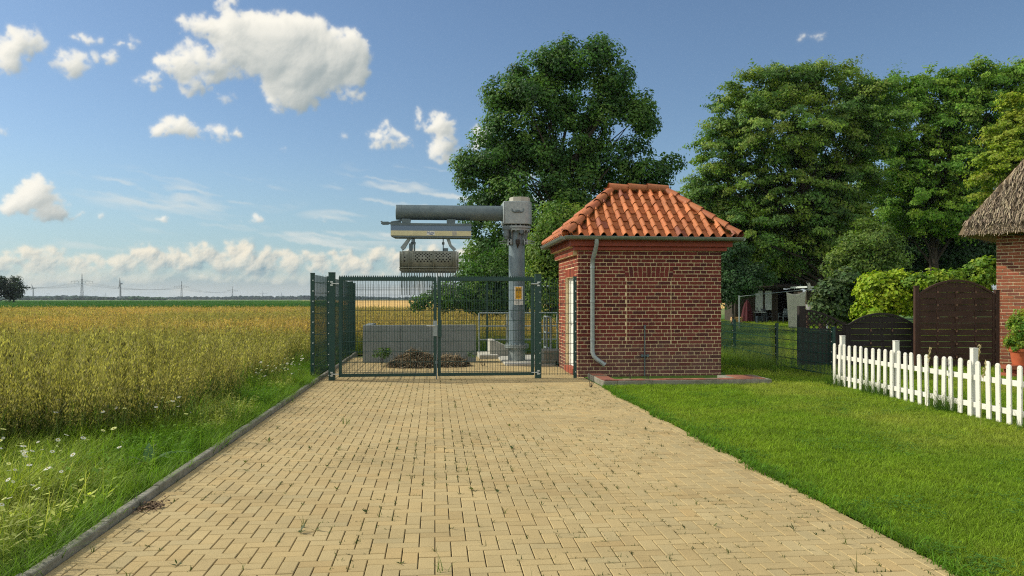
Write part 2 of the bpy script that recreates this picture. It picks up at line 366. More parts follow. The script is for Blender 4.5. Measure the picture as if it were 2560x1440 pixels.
    for px, py, rx, ry, k in ((1130, 470, 330, 95, 1.0), (470, 480, 290, 60, .62), (470, 562, 190, 26, .55), (900, 602, 330, 26, 1.15), (860, 540, 120, 18, .5), (1250, 440, 260, 60, .8), (300, 612, 300, 14, .35)):
        a, e = ang(px, py); z = np.maximum(z, k * np.clip(1 - ((U - a) / (rx * pd)) ** 2 - ((V - e) / (ry * pd)) ** 2, 0, 1))
    A3 = np.clip((ci - .58) * 3.0, 0, 1) * np.clip(z * 1.6, 0, 1) * .8; A3 = np.maximum(A3, np.clip(z - .75, 0, 1) * .9 * (V < 4.2)); c3 = np.array(S(228, 230, 224)) + U[..., None] * 0
    rgb = c3 * A3[..., None]; al = A3
    for cc_, aa in ((c2, np.clip(A2, 0, 1)), (c1, np.clip(A1, 0, 1))): rgb = cc_ * aa[..., None] + rgb * (1 - aa[..., None]); al = aa + al * (1 - aa)
    rgb = rgb / np.maximum(al, 1e-4)[..., None]
    edge = np.clip((U - AZ0) / 6, 0, 1) * np.clip((AZ1 - U) / 6, 0, 1) * np.clip((EL1 - V) / 4, 0, 1); al = al * edge
    im = bpy.data.images.new('cloud_layer', W, Hh, alpha=True, float_buffer=True); im.colorspace_settings.name = 'Non-Color'; im.alpha_mode = 'CHANNEL_PACKED'
    im.pixels.foreach_set(np.concatenate([rgb, al[..., None]], -1).astype(np.float32).ravel()); im.pack(); return im
def build_sky():
    nt = w.node_tree; ns = nt.nodes; lk = nt.links
    for n in list(ns): ns.remove(n)
    def put(s, v):
        if isinstance(v, (int, float)): s.default_value = v
        elif isinstance(v, tuple): s.default_value = v
        elif v is not None: lk.new(v, s)
    def mth(op, a, b=None, clamp=False):
        n = ns.new('ShaderNodeMath'); n.operation = op; n.use_clamp = clamp; put(n.inputs[0], a); put(n.inputs[1], b); return n.outputs[0]
    def ss(v, a, b):
        n = ns.new('ShaderNodeMapRange'); n.interpolation_type = 'SMOOTHSTEP'; n.inputs['From Min'].default_value = a; n.inputs['From Max'].default_value = b; lk.new(v, n.inputs['Value']); return n.outputs['Result']
    def mix(f, a, b, bt='MIX'):
        n = ns.new('ShaderNodeMix'); n.data_type = 'RGBA'; n.blend_type = bt; put(n.inputs['Factor'], f); put(n.inputs['A'], a); put(n.inputs['B'], b); return n.outputs['Result']
    K = 1 / SKY_STR
    def col(r, g, b): return tuple(x * K for x in S(r, g, b)) + (1,)
    tc = ns.new('ShaderNodeTexCoord'); dirn = tc.outputs['Generated']; sx = ns.new('ShaderNodeSeparateXYZ'); lk.new(dirn, sx.inputs[0])
    az = mth('MULTIPLY', mth('ARCTAN2', sx.outputs[0], sx.outputs[1]), 180 / PI); el = mth('MULTIPLY', mth('ARCSINE', sx.outputs[2]), 180 / PI)
    sky = ns.new('ShaderNodeTexSky'); sky.sky_type = 'NISHITA'; sky.sun_disc = False; sky.sun_elevation = SUN_EL
    sky.sun_rotation = math.atan2(TO_SUN.x, TO_SUN.y); sky.air_density = 1.0; sky.dust_density = .6; sky.ozone_density = 1.6
    c = mix(1.0, sky.outputs[0], SKY_TINT, 'MULTIPLY')
    c = mix(mth('MULTIPLY', ss(el, 11.0, .5), .5), c, col(150, 186, 200))
    # unseen clouds added overhead and behind, brighter than the rest, as fill light
    ma = ns.new('ShaderNodeMapping'); ma.inputs['Scale'].default_value = (1, 1, 1.7); lk.new(dirn, ma.inputs['Vector'])
    rv = ns.new('ShaderNodeTexNoise'); rv.inputs['Scale'].default_value = 2.4; rv.inputs['Detail'].default_value = 6; rv.inputs['Roughness'].default_value = .6; lk.new(ma.outputs[0], rv.inputs['Vector'])
    dp = ns.new('ShaderNodeVectorMath'); dp.operation = 'DOT_PRODUCT'; lk.new(dirn, dp.inputs[0]); dp.inputs[1].default_value = (SS, CC, 0)
    ral = mth('MULTIPLY', mth('MULTIPLY', ss(rv.outputs['Fac'], .42, .54), ss(dp.outputs['Value'], .45, .1)), ss(el, 0, 5))
    c = mix(ral, c, tuple(x * 1.55 for x in col(246, 243, 238)[:3]) + (1,))
    cb = ns.new('ShaderNodeCombineXYZ'); lk.new(mth('MULTIPLY', mth('SUBTRACT', az, AZ0), 1 / (AZ1 - AZ0)), cb.inputs[0]); lk.new(mth('MULTIPLY', mth('SUBTRACT', el, EL0), 1 / (EL1 - EL0)), cb.inputs[1])
    it = ns.new('ShaderNodeTexImage'); it.image = cloud_layer(); it.extension = 'CLIP'; it.interpolation = 'Cubic'; lk.new(cb.outputs[0], it.inputs['Vector'])
    c = mix(it.outputs['Alpha'], c, mix(1.0, it.outputs['Color'], (K, K, K, 1), 'MULTIPLY'))
    bg = ns.new('ShaderNodeBackground'); bg.inputs['Strength'].default_value = SKY_STR; lk.new(c, bg.inputs['Color']); ow = ns.new('ShaderNodeOutputWorld'); lk.new(bg.outputs[0], ow.inputs[0])
    w.cycles.sampling_method = 'MANUAL'; w.cycles.sample_map_resolution = 512
SKY_STR = .14
SKY_TINT = (.64, .73, .80, 1)
build_sky()
# ------------------------------------------------------------------ ground sheets
XL, XR = -2.20, 2.97                 # driveway edges
YG = 15.17                           # gate line
def sheet(name, poly, z, m, nx=0):
    b = MB(); b.add([(x, y, z) for x, y in poly], [tuple(range(len(poly)))])
    o = b.build(name, m); tag(o, kind='structure'); return o
sheet('ground', [(-9000, -60), (9000, -60), (9000, 9000), (-9000, 9000)], -.06, M['ground'])
sheet('crop_ground', [(-70, 2), (-2.3, 2), (-2.3, 22.4), (6, 22.4), (14, 80), (-70, 80)], -.03, M['field'])
sheet('verge', [(-9, .5), (XL - .1, .5), (XL - .1, 23), (-9, 23)], -.015, M['verge'])
# lawns: gently uneven sheet
def lawn_sheet():
    xs = np.arange(XR, 60, .6); ys = np.arange(.5, 75, .6); b = MB()
    X, Y = np.meshgrid(xs, ys, indexing='ij')
    Z = (vn(X * .6, Y * .6, 3) - .5) * .03 * np.clip((X - XR) / .8, 0, 1)
    V = np.stack([X, Y, Z], -1).reshape(-1, 3); n = len(ys)
    fs = [(i * n + j, (i + 1) * n + j, (i + 1) * n + j + 1, i * n + j + 1) for i in range(len(xs) - 1) for j in range(len(ys) - 1)]
    b.v = [tuple(v) for v in V]; b.f = fs; b.c = [(1, 1, 1)] * len(V); b.m = [0] * len(fs)
    tag(b.build('lawn', M['lawn'], smooth=True), kind='structure')
lawn_sheet()
def lawn_z(X, Y): return (vn(X * .6, Y * .6, 3) - .5) * .03 * np.clip((X - XR) / .8, 0, 1)
# driveway: herringbone pavers, each with chamfered edges
def driveway():
    ch, gap, H = .0035, .0030, .0; rng = np.random.default_rng(5)
    a = .10; rects = []
    # 90 degree herringbone on a 10 cm grid: period 4
    nx = int((XR - XL) / a) + 6; ny = int(21.5 / a) + 6
    for i in range(-4, nx):
        for j in range(-4, ny):
            k = (i + j) % 4
            if k == 0: r = (i * a, j * a, 2 * a, a)       # lying across
            elif k == 2: r = (i * a, j * a, a, 2 * a)       # standing
            else: continue
            rects.append(r)
    X0 = XL + .0; Y0 = 1.6; X1 = XR - .11; Y1 = 21.0
    V = []; L = []; T = []; C = []
    def paver(x0, y0, x1, y1):
        x0 += gap; y0 += gap; x1 -= gap; y1 -= gap
        if x1 - x0 < .03 or y1 - y0 < .03: return
        n = len(V); dz = rng.normal(0, .0009); tx, ty = rng.normal(0, .004, 2)
        cx, cy = (x0 + x1) / 2, (y0 + y1) / 2
        sag = (fbm(np.array([cx * .5]), np.array([cy * .5]), 9)[0] - .5) * .006
        zz = lambda x, y, z: z + dz + (x - cx) * tx + (y - cy) * ty + sag
        for z, o in ((-.03, 0), (-ch, 0), (0, ch)):
            for x, y in ((x0 + o, y0 + o), (x1 - o, y0 + o), (x1 - o, y1 - o), (x0 + o, y1 - o)): V.append((x, y, zz(x, y, z)))
        for q in range(4):
            r_ = (q + 1) % 4
            L.extend((n + q, n + r_, n + 4 + r_, n + 4 + q)); T.append(4)
            L.extend((n + 4 + q, n + 4 + r_, n + 8 + r_, n + 8 + q)); T.append(4)
        L.extend((n + 8, n + 9, n + 10, n + 11)); T.append(4)
        t = rng.normal(1, .035); hue = rng.normal(0, .015)
        b = np.array(S(176, 158, 114)) * t * np.array((1 + hue, 1, 1 - hue * 1.4))
        if rng.random() < .12: b *= np.array((1.0, .97, .94)) * .95
        C.extend([tuple(b)] * 12)
    for x, y, wx, wy in rects:
        x += XL; y += Y0
        if x + wx <= X0 or y + wy <= Y0 or x >= X1 or y >= Y1: continue
        paver(max(x, X0), max(y, Y0), min(x + wx, X1), min(y + wy, Y1))
    y = Y0                                     # edge course along the lawn
    while y < 15.2:
        paver(X1, y, XR - .01 + rng.normal(0, .003), y + .2); y += .2
    o = np_mesh('driveway', V, L, T, np.array(C, np.float32), M['paver'])
    tag(o, kind='structure')
    b = MB(); b.add([(XL - .02, 1.5, -.0135), (XR, 1.5, -.0135), (XR, 21, -.0135), (XL - .02, 21, -.0135)], [(0, 1, 2, 3)])
    tag(b.build('joint_sand', M['joint']), kind='structure')
driveway()
def kerb():
    b = MB(); y = 1.5; rng = random.Random(3)
    while y < 22:
        dz = rng.uniform(-.006, .006); dx = rng.uniform(-.006, .006)
        b.bb((XL - .070 + dx, y + .004, -.2), (XL - .006 + dx, y + .996, .058 + dz)); y += 1.0
    tag(b.build('kerb', M['concrete_dark'], bevel=.012), kind='structure')
kerb()
# ------------------------------------------------------------------ brickwork
BR = np.random.default_rng(21)
def bricks(mb, O, u, n, z0, z1, spans, colf, course=.075, Lb=.246, Hb=.116, joint=.014, depth=.02, soldier=None, bond='cross', jit=.0016):
    """courses of clay bricks standing proud of the mortar; spans(z) gives the stretches (u0, u1) of one course"""
    O = Vector(O); u = Vector(u); n = Vector(n); j = 0; z = z0
    while z + course * .5 < z1:
        hb = course - joint
        for si, (a, b) in enumerate(spans(z + course / 2)):
            if bond == 'cross':
                hdr = j % 2 == 1; L = Hb if hdr else Lb; off = {0: 0, 2: .13, 1: .065, 3: .065}[j % 4]
            else:
                hdr = False; L = Lb; off = (j % 2) * .13 + BR.uniform(-.02, .02)
            x = a - off
            while x < b - .015:
                x0 = max(x, a) + joint / 2
                x1 = min(x + L + joint / 2, b - joint / 2) if x + L < b else b - joint / 2
                if x1 - x0 > .022: brick(mb, O, u, n, x0, x1, z + joint / 2, z + joint / 2 + hb, depth, colf, jit)
                x += L + joint
        z += course; j += 1
def brick(mb, O, u, n, x0, x1, z0, z1, depth, colf, jit=.0016, shear=0):
    d = BR.normal(0, jit); c = colf((x0 + x1) / 2, (z0 + z1) / 2); e = BR.normal(0, .0012, 4)
    def p(x, z, o): return O + u * x + Vector((0, 0, z)) + n * o
    q = [p(x0 + e[0], z0 + e[2], d), p(x1 + e[1], z0 + e[3], d), p(x1 + shear + e[1], z1, d), p(x0 + shear + e[0], z1, d)]
    k = [v - n * (depth + d) for v in q]
    mb.add(q + k, [(0, 1, 2, 3), (4, 5, 1, 0), (1, 5, 6, 2), (3, 2, 6, 7), (4, 0, 3, 7)], c, 0)
def brickcol(base, var, dirt=True, dark=None):
    base = np.array(base)
    def f(x, z):
        t = BR.normal(1, var); b = base * t * (1 + BR.normal(0, .04, 3))
        if dark is not None and BR.random() < .22: b = np.array(dark) * BR.normal(1, .12)
        if dirt and z < 1.0:
            k = np.clip((1.0 - z) / .9 + BR.normal(0, .18), 0, 1) * .6
            b = b * (1 - k) + np.array(S(104, 84, 76)) * BR.normal(1, .1) * k
        return tuple(np.clip(b, .005, .9))
    return f
# ------------------------------------------------------------------ the brick pump house
HX0, HX1, HY0, HY1, HZ = 2.85, 5.83, 15.32, 17.72, 2.62
house = thing('pump_house', 'small square brick building with an orange tiled hip roof, right of the green gate', 'building', ((HX0 + HX1) / 2, HY0, 0))
DY0, DY1, DZ = HY0 + .42, HY0 + 1.45, 2.02
def pump_house():
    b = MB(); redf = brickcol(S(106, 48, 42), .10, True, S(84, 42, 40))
    A, B_ = xat(1567, HY0) - HX0, xat(1678, HY0) - HX0
    def fr(z):
        W = HX1 - HX0
        if .65 < z < 2.0: return [(0, A), (A, B_), (B_, W)]
        if 2.0 <= z < 2.225: return [(0, A - .03), (B_ + .03, W)]
        return [(0, W)]
    bricks(b, (HX0, HY0, 0), (1, 0, 0), (0, -1, 0), -.1, HZ, fr, redf)
    # flat arch of upright bricks over the blocked opening
    na = 11; wd = (B_ - A + .06) / na
    for i in range(na):
        x0 = A - .03 + i * wd; sh = (i - na / 2 + .5) * .006
        if i % 2: brick(b, Vector((HX0, HY0, 0)), Vector((1, 0, 0)), Vector((0, -1, 0)), x0 + .005, x0 + wd - .005, 2.008, 2.218, .02, redf, shear=sh)
        else:
            brick(b, Vector((HX0, HY0, 0)), Vector((1, 0, 0)), Vector((0, -1, 0)), x0 + .005, x0 + wd - .005, 2.008, 2.107, .02, redf, shear=sh * .5)
            brick(b, Vector((HX0 + sh * .5, HY0, 0)), Vector((1, 0, 0)), Vector((0, -1, 0)), x0 + .005, x0 + wd - .005, 2.119, 2.218, .02, redf, shear=sh * .5)
    litf = brickcol(S(142, 72, 52), .13, True, S(116, 58, 46))  # left wall bricks paler and more orange: sunlight put into their colour
    D0, D1 = DY0 - HY0, DY1 - HY0
    def sd(z):
        W = HY1 - HY0 - .02
        if z < DZ: return [(0, W - D1), (W - D0, W)]
        if z < DZ + .19: return [(0, W - D1 - .02), (W - D0 + .02, W)]
        return [(0, W)]
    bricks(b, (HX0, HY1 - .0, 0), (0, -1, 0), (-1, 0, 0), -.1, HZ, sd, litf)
    W = HY1 - HY0 - .02
    for i in range(14):
        x0 = W - D1 - .02 + i * (D1 - D0 + .04) / 14
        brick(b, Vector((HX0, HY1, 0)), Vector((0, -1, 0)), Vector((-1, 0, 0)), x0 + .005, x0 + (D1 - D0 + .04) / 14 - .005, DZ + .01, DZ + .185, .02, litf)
    bricks(b, (HX1, HY0 + .02, 0), (0, 1, 0), (1, 0, 0), -.1, HZ, lambda z: [(0, HY1 - HY0 - .02)], redf)
    bricks(b, (HX1, HY1, 0), (-1, 0, 0), (0, 1, 0), -.1, HZ, lambda z: [(0, HX1 - HX0)], redf)
    # mortar bodies of the four walls, the door opening left free
    t, g = .24, .008
    b.bb((HX0 + g, HY0 + g, -.3), (HX1 - g, HY0 + t, HZ + .02), mi=1)
    b.bb((HX0 + g, HY1 - t, -.3), (HX1 - g, HY1 - g, HZ + .02), mi=1)
    b.bb((HX1 - t, HY0 + t, -.3), (HX1 - g, HY1 - t, HZ + .02), mi=1)
    b.bb((HX0 + g, HY0 + t, -.3), (HX0 + t, DY0, HZ + .02), mi=1)
    b.bb((HX0 + g, DY1, -.3), (HX0 + t, HY1 - t, HZ + .02), mi=1)
    b.bb((HX0 + g, DY0, DZ), (HX0 + t, DY1, HZ + .02), mi=1)
    b.bb((HX0 - .03, DY0, -.05), (HX0 + t, DY1, .12), col=S(150, 80, 60), mi=0)
    b.build('wall', [M['brick'], M['mortar']], house, True, colattr=True)
    # cornice: smooth red band in front, corbelled upright bricks to the sides
    o = .17; b = MB(); z0, z1 = 2.62, 2.76
    b.bb((HX0 - o, HY0 - o, z0), (HX1 + o, HY0 + .1, z1)); b.bb((HX1 - .1, HY0 + .1, z0), (HX1 + o, HY1 + o, z1)); b.bb((HX0 + .1, HY1 - .1, z0), (HX1 - .1, HY1 + o, z1))
    b.bb((HX0 - .085, HY0 - .085, z0 - .08), (HX1 + .085, HY0 + .1, z0 - .003)); b.bb((HX1 - .1, HY0 + .1, z0 - .08), (HX1 + .085, HY1 + .085, z0 - .003))
    b.build('cornice', M['fascia'], house, True, bevel=.006)
    b = MB()
    b.bb((HX0 - o + .01, HY0 + .1, z0), (HX0 + .1, HY1 + o, z1), mi=1); b.bb((HX0 - .075, HY0 + .1, z0 - .17), (HX0 + .1, HY1 + .08, z0 - .003), mi=1)
    for y in np.arange(HY0 + .11, HY1 + o - .06, .075):
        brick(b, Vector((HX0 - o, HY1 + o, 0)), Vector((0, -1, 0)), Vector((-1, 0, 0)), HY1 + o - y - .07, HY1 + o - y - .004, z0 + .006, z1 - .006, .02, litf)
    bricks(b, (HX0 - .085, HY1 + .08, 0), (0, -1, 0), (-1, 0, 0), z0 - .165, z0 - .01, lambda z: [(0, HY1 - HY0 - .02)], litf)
    b.build('dentil_course', [M['brick'], M['mortar']], house, True, colattr=True)
    # ---- roof
    ov = .27; ex0, ex1, ey0, ey1, ez = HX0 - ov, HX1 + ov, HY0 - ov, HY1 + ov, 2.80
    rz = 3.90; ry = (ey0 + ey1) / 2; rx0, rx1 = xat(1530, ry), xat(1662, ry)
    C = [Vector((ex0, ey0, ez)), Vector((ex1, ey0, ez)), Vector((ex1, ey1, ez)), Vector((ex0, ey1, ez))]; R0, R1 = Vector((rx0, ry, rz)), Vector((rx1, ry, rz))
    b = MB()
    dn = Vector((0, 0, -.045))
    b.add([p + dn for p in C] + [R0 + dn, R1 + dn], [(0, 1, 5, 4), (1, 2, 5), (2, 3, 4, 5), (3, 0, 4), (3, 2, 1, 0)], S(70, 40, 28))
    tw, rows = .222, 6
    def slope(a, bq, top_a, top_b):
        e = (bq - a).normalized(); Le = (bq - a).length; mid = a + e * ((top_a - a).dot(e)); s = (top_a - mid); Ls = s.length; s = s / Ls; n = e.cross(s).normalized()
        if n.z < 0: n = -n
        ul, ur = (top_a - a).dot(e), (top_b - a).dot(e); dv = Ls / rows; nc = int(Le / tw) + 2; K = 12
        for r in range(rows):
            v0 = r * dv - .035; v1 = (r + 1) * dv + .03 if r < rows - 1 else Ls
            for cidx in range(-1, nc):
                u0 = cidx * tw; vm_ = (v0 + v1) / 2 / Ls
                if u0 + tw < ul * max(v0, 0) / Ls or u0 > Le + (ur - Le) * max(v0, 0) / Ls: continue
                col = np.array(S(172, 102, 56)) * BR.normal(1, .11) * (1 + BR.normal(0, .02, 3))
                if BR.random() < .12: col = np.array(S(132, 76, 52)) * BR.normal(1, .1)
                jz, ju = BR.normal(0, .003), BR.normal(0, .004)
                pts = []
                for (v, lift) in ((v0, .03), ((v0 + v1) / 2, .018), (v1, .004)):
                    lo, hi = ul * max(v, 0) / Ls, Le + (ur - Le) * max(v, 0) / Ls
                    row = []
                    for i in range(K + 1):
                        t = i / K
                        h = .092 * math.sin(PI * min(t / .54, 1)) ** .85 if t < .54 else -.014 * math.sin(PI * (t - .54) / .46)
                        x = min(max(u0 + ju + t * (tw + .008), lo), hi)
                        row.append(a + e * x + s * v + n * (h + lift + jz))
                    pts.append(row)
                lip = [p - n * .017 + s * .002 for p in pts[0]]
                vs = lip + pts[0] + pts[0] + pts[1] + pts[2]; m = K + 1
                fs = []
                for i in range(K): fs.append((i, i + 1, m + i + 1, m + i))
                for q in (2, 3):
                    for i in range(K): fs.append((q * m + i, q * m + i + 1, (q + 1) * m + i + 1, (q + 1) * m + i))
                b.add(vs, fs, tuple(np.clip(col, .01, .9)))
    slope(C[0], C[1], R0, R1); slope(C[1], C[2], R1, R1); slope(C[2], C[3], R1, R0); slope(C[3], C[0], R0, R0)
    roof = b.build('roof', M['tile'], house, True, smooth=True, colattr=True, ang=50)
    def caps(a, bq, k, r=.088):
        b = MB(); d = (bq - a) / k; dl = d.normalized()
        for i in range(k):
            p0 = a + d * i - dl * .03; p1 = a + d * (i + 1) + dl * .02
            col = tuple(np.clip(np.array(S(160, 96, 58)) * BR.normal(1, .1) * (1 + BR.normal(0, .03, 3)), 0, 1))
            up = Vector((0, 0, .022)); n0 = len(b.v)
            b.cyl(p0 + up + Vector((0, 0, .012)), p1 + up - Vector((0, 0, .008)), r * 1.06, r * .9, n=12, half=False, caps=False, col=col)
            b.cyl(p0 + up + Vector((0, 0, .012)), p0 + up + dl * .002, r * 1.06, r * .86, n=12, caps=False, col=tuple(x * .8 for x in col))
        return b
    lift = Vector((0, 0, .03))
    for (a, q, k) in ((C[0], R0, 6), (C[1], R1, 6), (C[2], R1, 6), (C[3], R0, 6)):
        caps(a + lift, q + lift, k).build('hip_capping', M['tile'], roof, True, smooth=True, colattr=True, ang=50)
    caps(R0 + lift * 1.6 - Vector((.05, 0, 0)), R1 + lift * 1.6 + Vector((.05, 0, 0)), 3, .1).build('ridge_capping', M['tile'], roof, True, smooth=True, colattr=True, ang=50)
    # moss along the hips
    V = []; L = []; T = []; Cc = []
    for (a, q, sgn, k) in ((C[1], R1, -1, 420), (C[0], R0, 1, 160), (R0, R1, 0, 90)):
        for i in range(k):
            t = BR.random(); p = a.lerp(q, t)
            if fbm(np.array([t * 7.0]), np.array([sgn * 3.1]), 4)[0] < .42: continue
            if sgn: p = p + Vector((sgn * (.1 + abs(BR.normal(0, .05))), -.02, .05 + abs(BR.normal(0, .012))))
            else: p = p + Vector((0, -.12 + BR.normal(0, .02), .0 + BR.normal(0, .012)))
            n0 = len(V); sz = BR.uniform(.012, .03)
            for dx, dy, dz in ((-1, 0, 0), (0, -1, .5), (1, 0, .2), (0, 1, .8)): V.append(p + Vector((dx, dy, dz)) * sz)
            L += [n0, n0 + 1, n0 + 2, n0 + 3]; T.append(4); Cc += [tuple(np.array(S(70, 62, 34)) * BR.normal(1, .25))] * 4
    np_mesh('moss', V, L, T, np.clip(np.array(Cc), .01, 1), M['leaf'], roof)['kind'] = 'stuff'
    # ---- gutter, half round all along the eaves, and the downpipe
    b = MB(); gr = .062; gx0, gx1, gy0, gy1, gz = ex0 - .05, ex1 + .05, ey0 - .055, ey1 + .05, 2.795
    def half(p0, p1):
        d = (p1 - p0).normalized(); side = Vector((d.y, -d.x, 0)); K = 10; vs = []
        for rr in (gr, gr - .004):
            for p in (p0, p1):
                for i in range(K + 1):
                    t = PI + PI * i / K; vs.append(p + side * math.cos(t) * rr + Vector((0, 0, math.sin(t) * rr)))
        m = K + 1; fs = []
        for i in range(K): fs += [(i, i + 1, m + i + 1, m + i), (2 * m + i, 3 * m + i, 3 * m + i + 1, 2 * m + i + 1)]
        fs += [(0, m, 3 * m, 2 * m), (m - 1, 3 * m - 1, 4 * m - 1, 2 * m - 1)]
        fs += [tuple(range(m - 1, -1, -1)), tuple(range(m, 2 * m))]
        b.add(vs, fs)
        b.cyl(p0 + side * -gr + Vector((0, 0, .004)), p1 + side * -gr + Vector((0, 0, .004)), .008, n=8)
        b.cyl(p0 + side * gr + Vector((0, 0, .004)), p1 + side * gr + Vector((0, 0, .004)), .008, n=8)
    G = [Vector((gx0, gy0, gz)), Vector((gx1, gy0, gz - .01)), Vector((gx1, gy1, gz)), Vector((gx0, gy1, gz - .01))]
    for i in range(4): half(G[i], G[(i + 1) % 4])
    for x in np.arange(gx0 + .3, gx1, .7): b.box((x, gy0, gz - .005), (.025, .13, .006))
    b.build('gutter', M['zinc'], house, True, smooth=True, ang=40)
    b = MB(); dx = xat(1481, HY0 - .06)
    ytop = gy0; yw = HY0 - .075
    b.tube([(dx + .03, ytop, gz - .03), (dx + .03, ytop, gz - .14), (dx + .025, ytop + .03, gz - .2), (dx, yw - .03, gz - .44), (dx, yw, gz - .52), (dx, yw, .62), (dx + .0, yw, .50), (dx + .02, yw - .02, .43), (dx + .07, yw - .04, .37), (dx + .23, yw - .09, .25)], .043, n=14)
    b.cyl((dx + .21, yw - .083, .266), (dx + .235, yw - .092, .246), .05, n=14)
    for z in (2.2, 1.52, .75): b.cyl((dx, yw, z - .02), (dx, yw, z + .02), .05, n=14); b.box((dx, yw + .05, z), (.03, .09, .02))
    b.build('downpipe', M['galv'], house, True, smooth=True, ang=45)
    b = MB(); cx = xat(1612, HY0 - .03)          # thin standing pipe on the facade
    b.cyl((cx, HY0 - .025, .0), (cx, HY0 - .025, .98), .012, n=8); b.cyl((cx, HY0 - .025, .98), (cx, HY0 - .025, 1.04), .02, n=8)
    b.box((cx, HY0 - .02, .42), (.14, .03, .03)); b.box((cx - .06, HY0 - .03, .42), (.04, .04, .05)); b.box((cx + .06, HY0 - .03, .42), (.04, .04, .05))
    b.build('conduit', M['galv_d'], house, True)
    # ---- door in the left wall
    b = MB(); fx = HX0 + .10
    b.bb((fx - .02, DY0, .12), (fx + .05, DY0 + .06, DZ)); b.bb((fx - .02, DY1 - .06, .12), (fx + .05, DY1, DZ)); b.bb((fx - .02, DY0 + .06, DZ - .06), (fx + .05, DY1 - .06, DZ))
    b.bb((fx, DY0 + .062, .125), (fx + .04, DY1 - .062, DZ - .062))
    for z0_, z1_ in ((.25, .95), (1.07, 1.84)): b.bb((fx - .008, DY0 + .17, z0_), (fx - .001, DY1 - .17, z1_))
    d = b.build('door', M['white_door'], house, True, bevel=.004)
    b = MB(); b.bb((fx - .012, DY1 - .15, .98), (fx - .001, DY1 - .11, 1.16)); b.cyl((fx - .01, DY1 - .13, 1.06), (fx - .06, DY1 - .13, 1.06), .009, n=8); b.cyl((fx - .06, DY1 - .13, 1.06), (fx - .06, DY1 - .26, 1.06), .009, n=8)
    b.build('handle', M['bolt'], d, True)
pump_house()
# low border wall with a brick coping round the strip before the house
lw = thing('low_wall', 'low concrete border with a worn brick coping around the front of the brick building', 'wall', (4.4, 13.6, 0))
def low_wall():
    b = MB(); c = MB(); h = .10
    x0, x1, yf = 2.99, 6.12, 13.58
    for a, q in (((x0, yf, -.2), (x0 + .26, 15.0, h)), ((x0 + .26, yf, -.2), (x1, yf + .22, h)), ((x1 - .75, yf + .22, -.2), (x1 - .02, 14.35, h + .006))): b.bb(a, q)
    b.build('border', M['concrete_dark'], lw, True, bevel=.012)
    f = brickcol(S(136, 90, 72), .12, False, S(122, 100, 84))
    def row(xa, xb, ya, yb, along):
        if along == 'x':
            n = int((xb - xa) / .125)
            for i in range(n): c.bb((xa + i * .125 + .004, ya + BR.normal(0, .003), h - .004), (xa + (i + 1) * .125 - .004, yb, h + .014 + BR.normal(0, .003)), col=f(0, 2), mi=0)
        else:
            n = int((yb - ya) / .125)
            for i in range(n): c.bb((xa, ya + i * .125 + .004, h - .004), (xb, ya + (i + 1) * .125 - .004, h + .014 + BR.normal(0, .003)), col=f(0, 2), mi=0)
    row(x0 + .02, x1 - .02, yf + .012, yf + .2, 'x'); row(x0 + .012, x0 + .245, yf + .21, 14.98, 'y')
    row(x1 - .6, x1 - .1, yf + .23, 14.3, 'x')
    c.build('coping', [M['brick']], lw, True, colattr=True)
low_wall()
# ------------------------------------------------------------------ gate and mesh fences
def wire_panel(b, p0, p1, z0, z1, pitch=.05, hp=.2, w=.0065, tops=0.0, double=True):
    p0 = Vector(p0); p1 = Vector(p1); d = p1 - p0; L = d.length; d = d / L; s = Vector((-d.y, d.x, 0)); n = max(1, int(L / pitch))
    for i in range(n + 1):
        q = p0 + d * (i * L / n); b.bar(q + Vector((0, 0, z0)), q + Vector((0, 0, z1 + tops)), w, w)
    z = z0 + .02
    while z < z1 + .001:
        for k in ((-1, 1) if double else (0,)):
            o = s * (k * w * 1.15) + Vector((0, 0, z)); b.bar(p0 + o, p1 + o, w, w * 1.3)
        z += hp
def post(b, x, y, h, w=.06, cap=True, bolts=None):
    b.bb((x - w / 2, y - w / 2, -.1), (x + w / 2, y + w / 2, h)); b.bb((x - w / 2 - .003, y - w / 2 - .003, h), (x + w / 2 + .003, y + w / 2 + .003, h + .015))
    if bolts:
        for z in np.arange(.12, h - .02, .2): b.box((x + bolts[0] * (w / 2 + .006), y + bolts[1] * (w / 2 + .006), z), (.022, .022, .022), mi=1)
GM = [M['green'], M['bolt']]
gate = thing('double_gate', 'closed double leaf gate of dark green steel mesh with a saw toothed top rail', 'gate', (.03, YG, 0))
gxl, gxr = xat(830, YG), xat(1345, YG)
for x, h in ((gxl, 2.06), (gxr, 2.04)):
    b = MB(); w_ = .12; b.bb((x - w_ / 2, YG - w_ / 2, -.12), (x + w_ / 2, YG + w_ / 2, h)); b.bb((x - w_ / 2 - .004, YG - w_ / 2 - .004, h), (x + w_ / 2 + .004, YG + w_ / 2 + .004, h + .018))
    for z in np.arange(.1, h, .2): b.box((x + (.03 if x > 0 else -.055), YG - w_ / 2 - .006, z), (.02, .014, .02), mi=1)
    sg = 1 if x < 0 else -1
    for z in (.12, 1.86):
        b.box((x, YG - .063, z + .03), (.05, .012, .03), mi=1); b.box((x, YG - .063, z - .03), (.05, .012, .03), mi=1)
        b.cyl((x, YG - .072, z), (x + sg * .14, YG - .072, z), .010, n=8, mi=1)
    b.build('gate_post', GM, gate, True, bevel=.006)
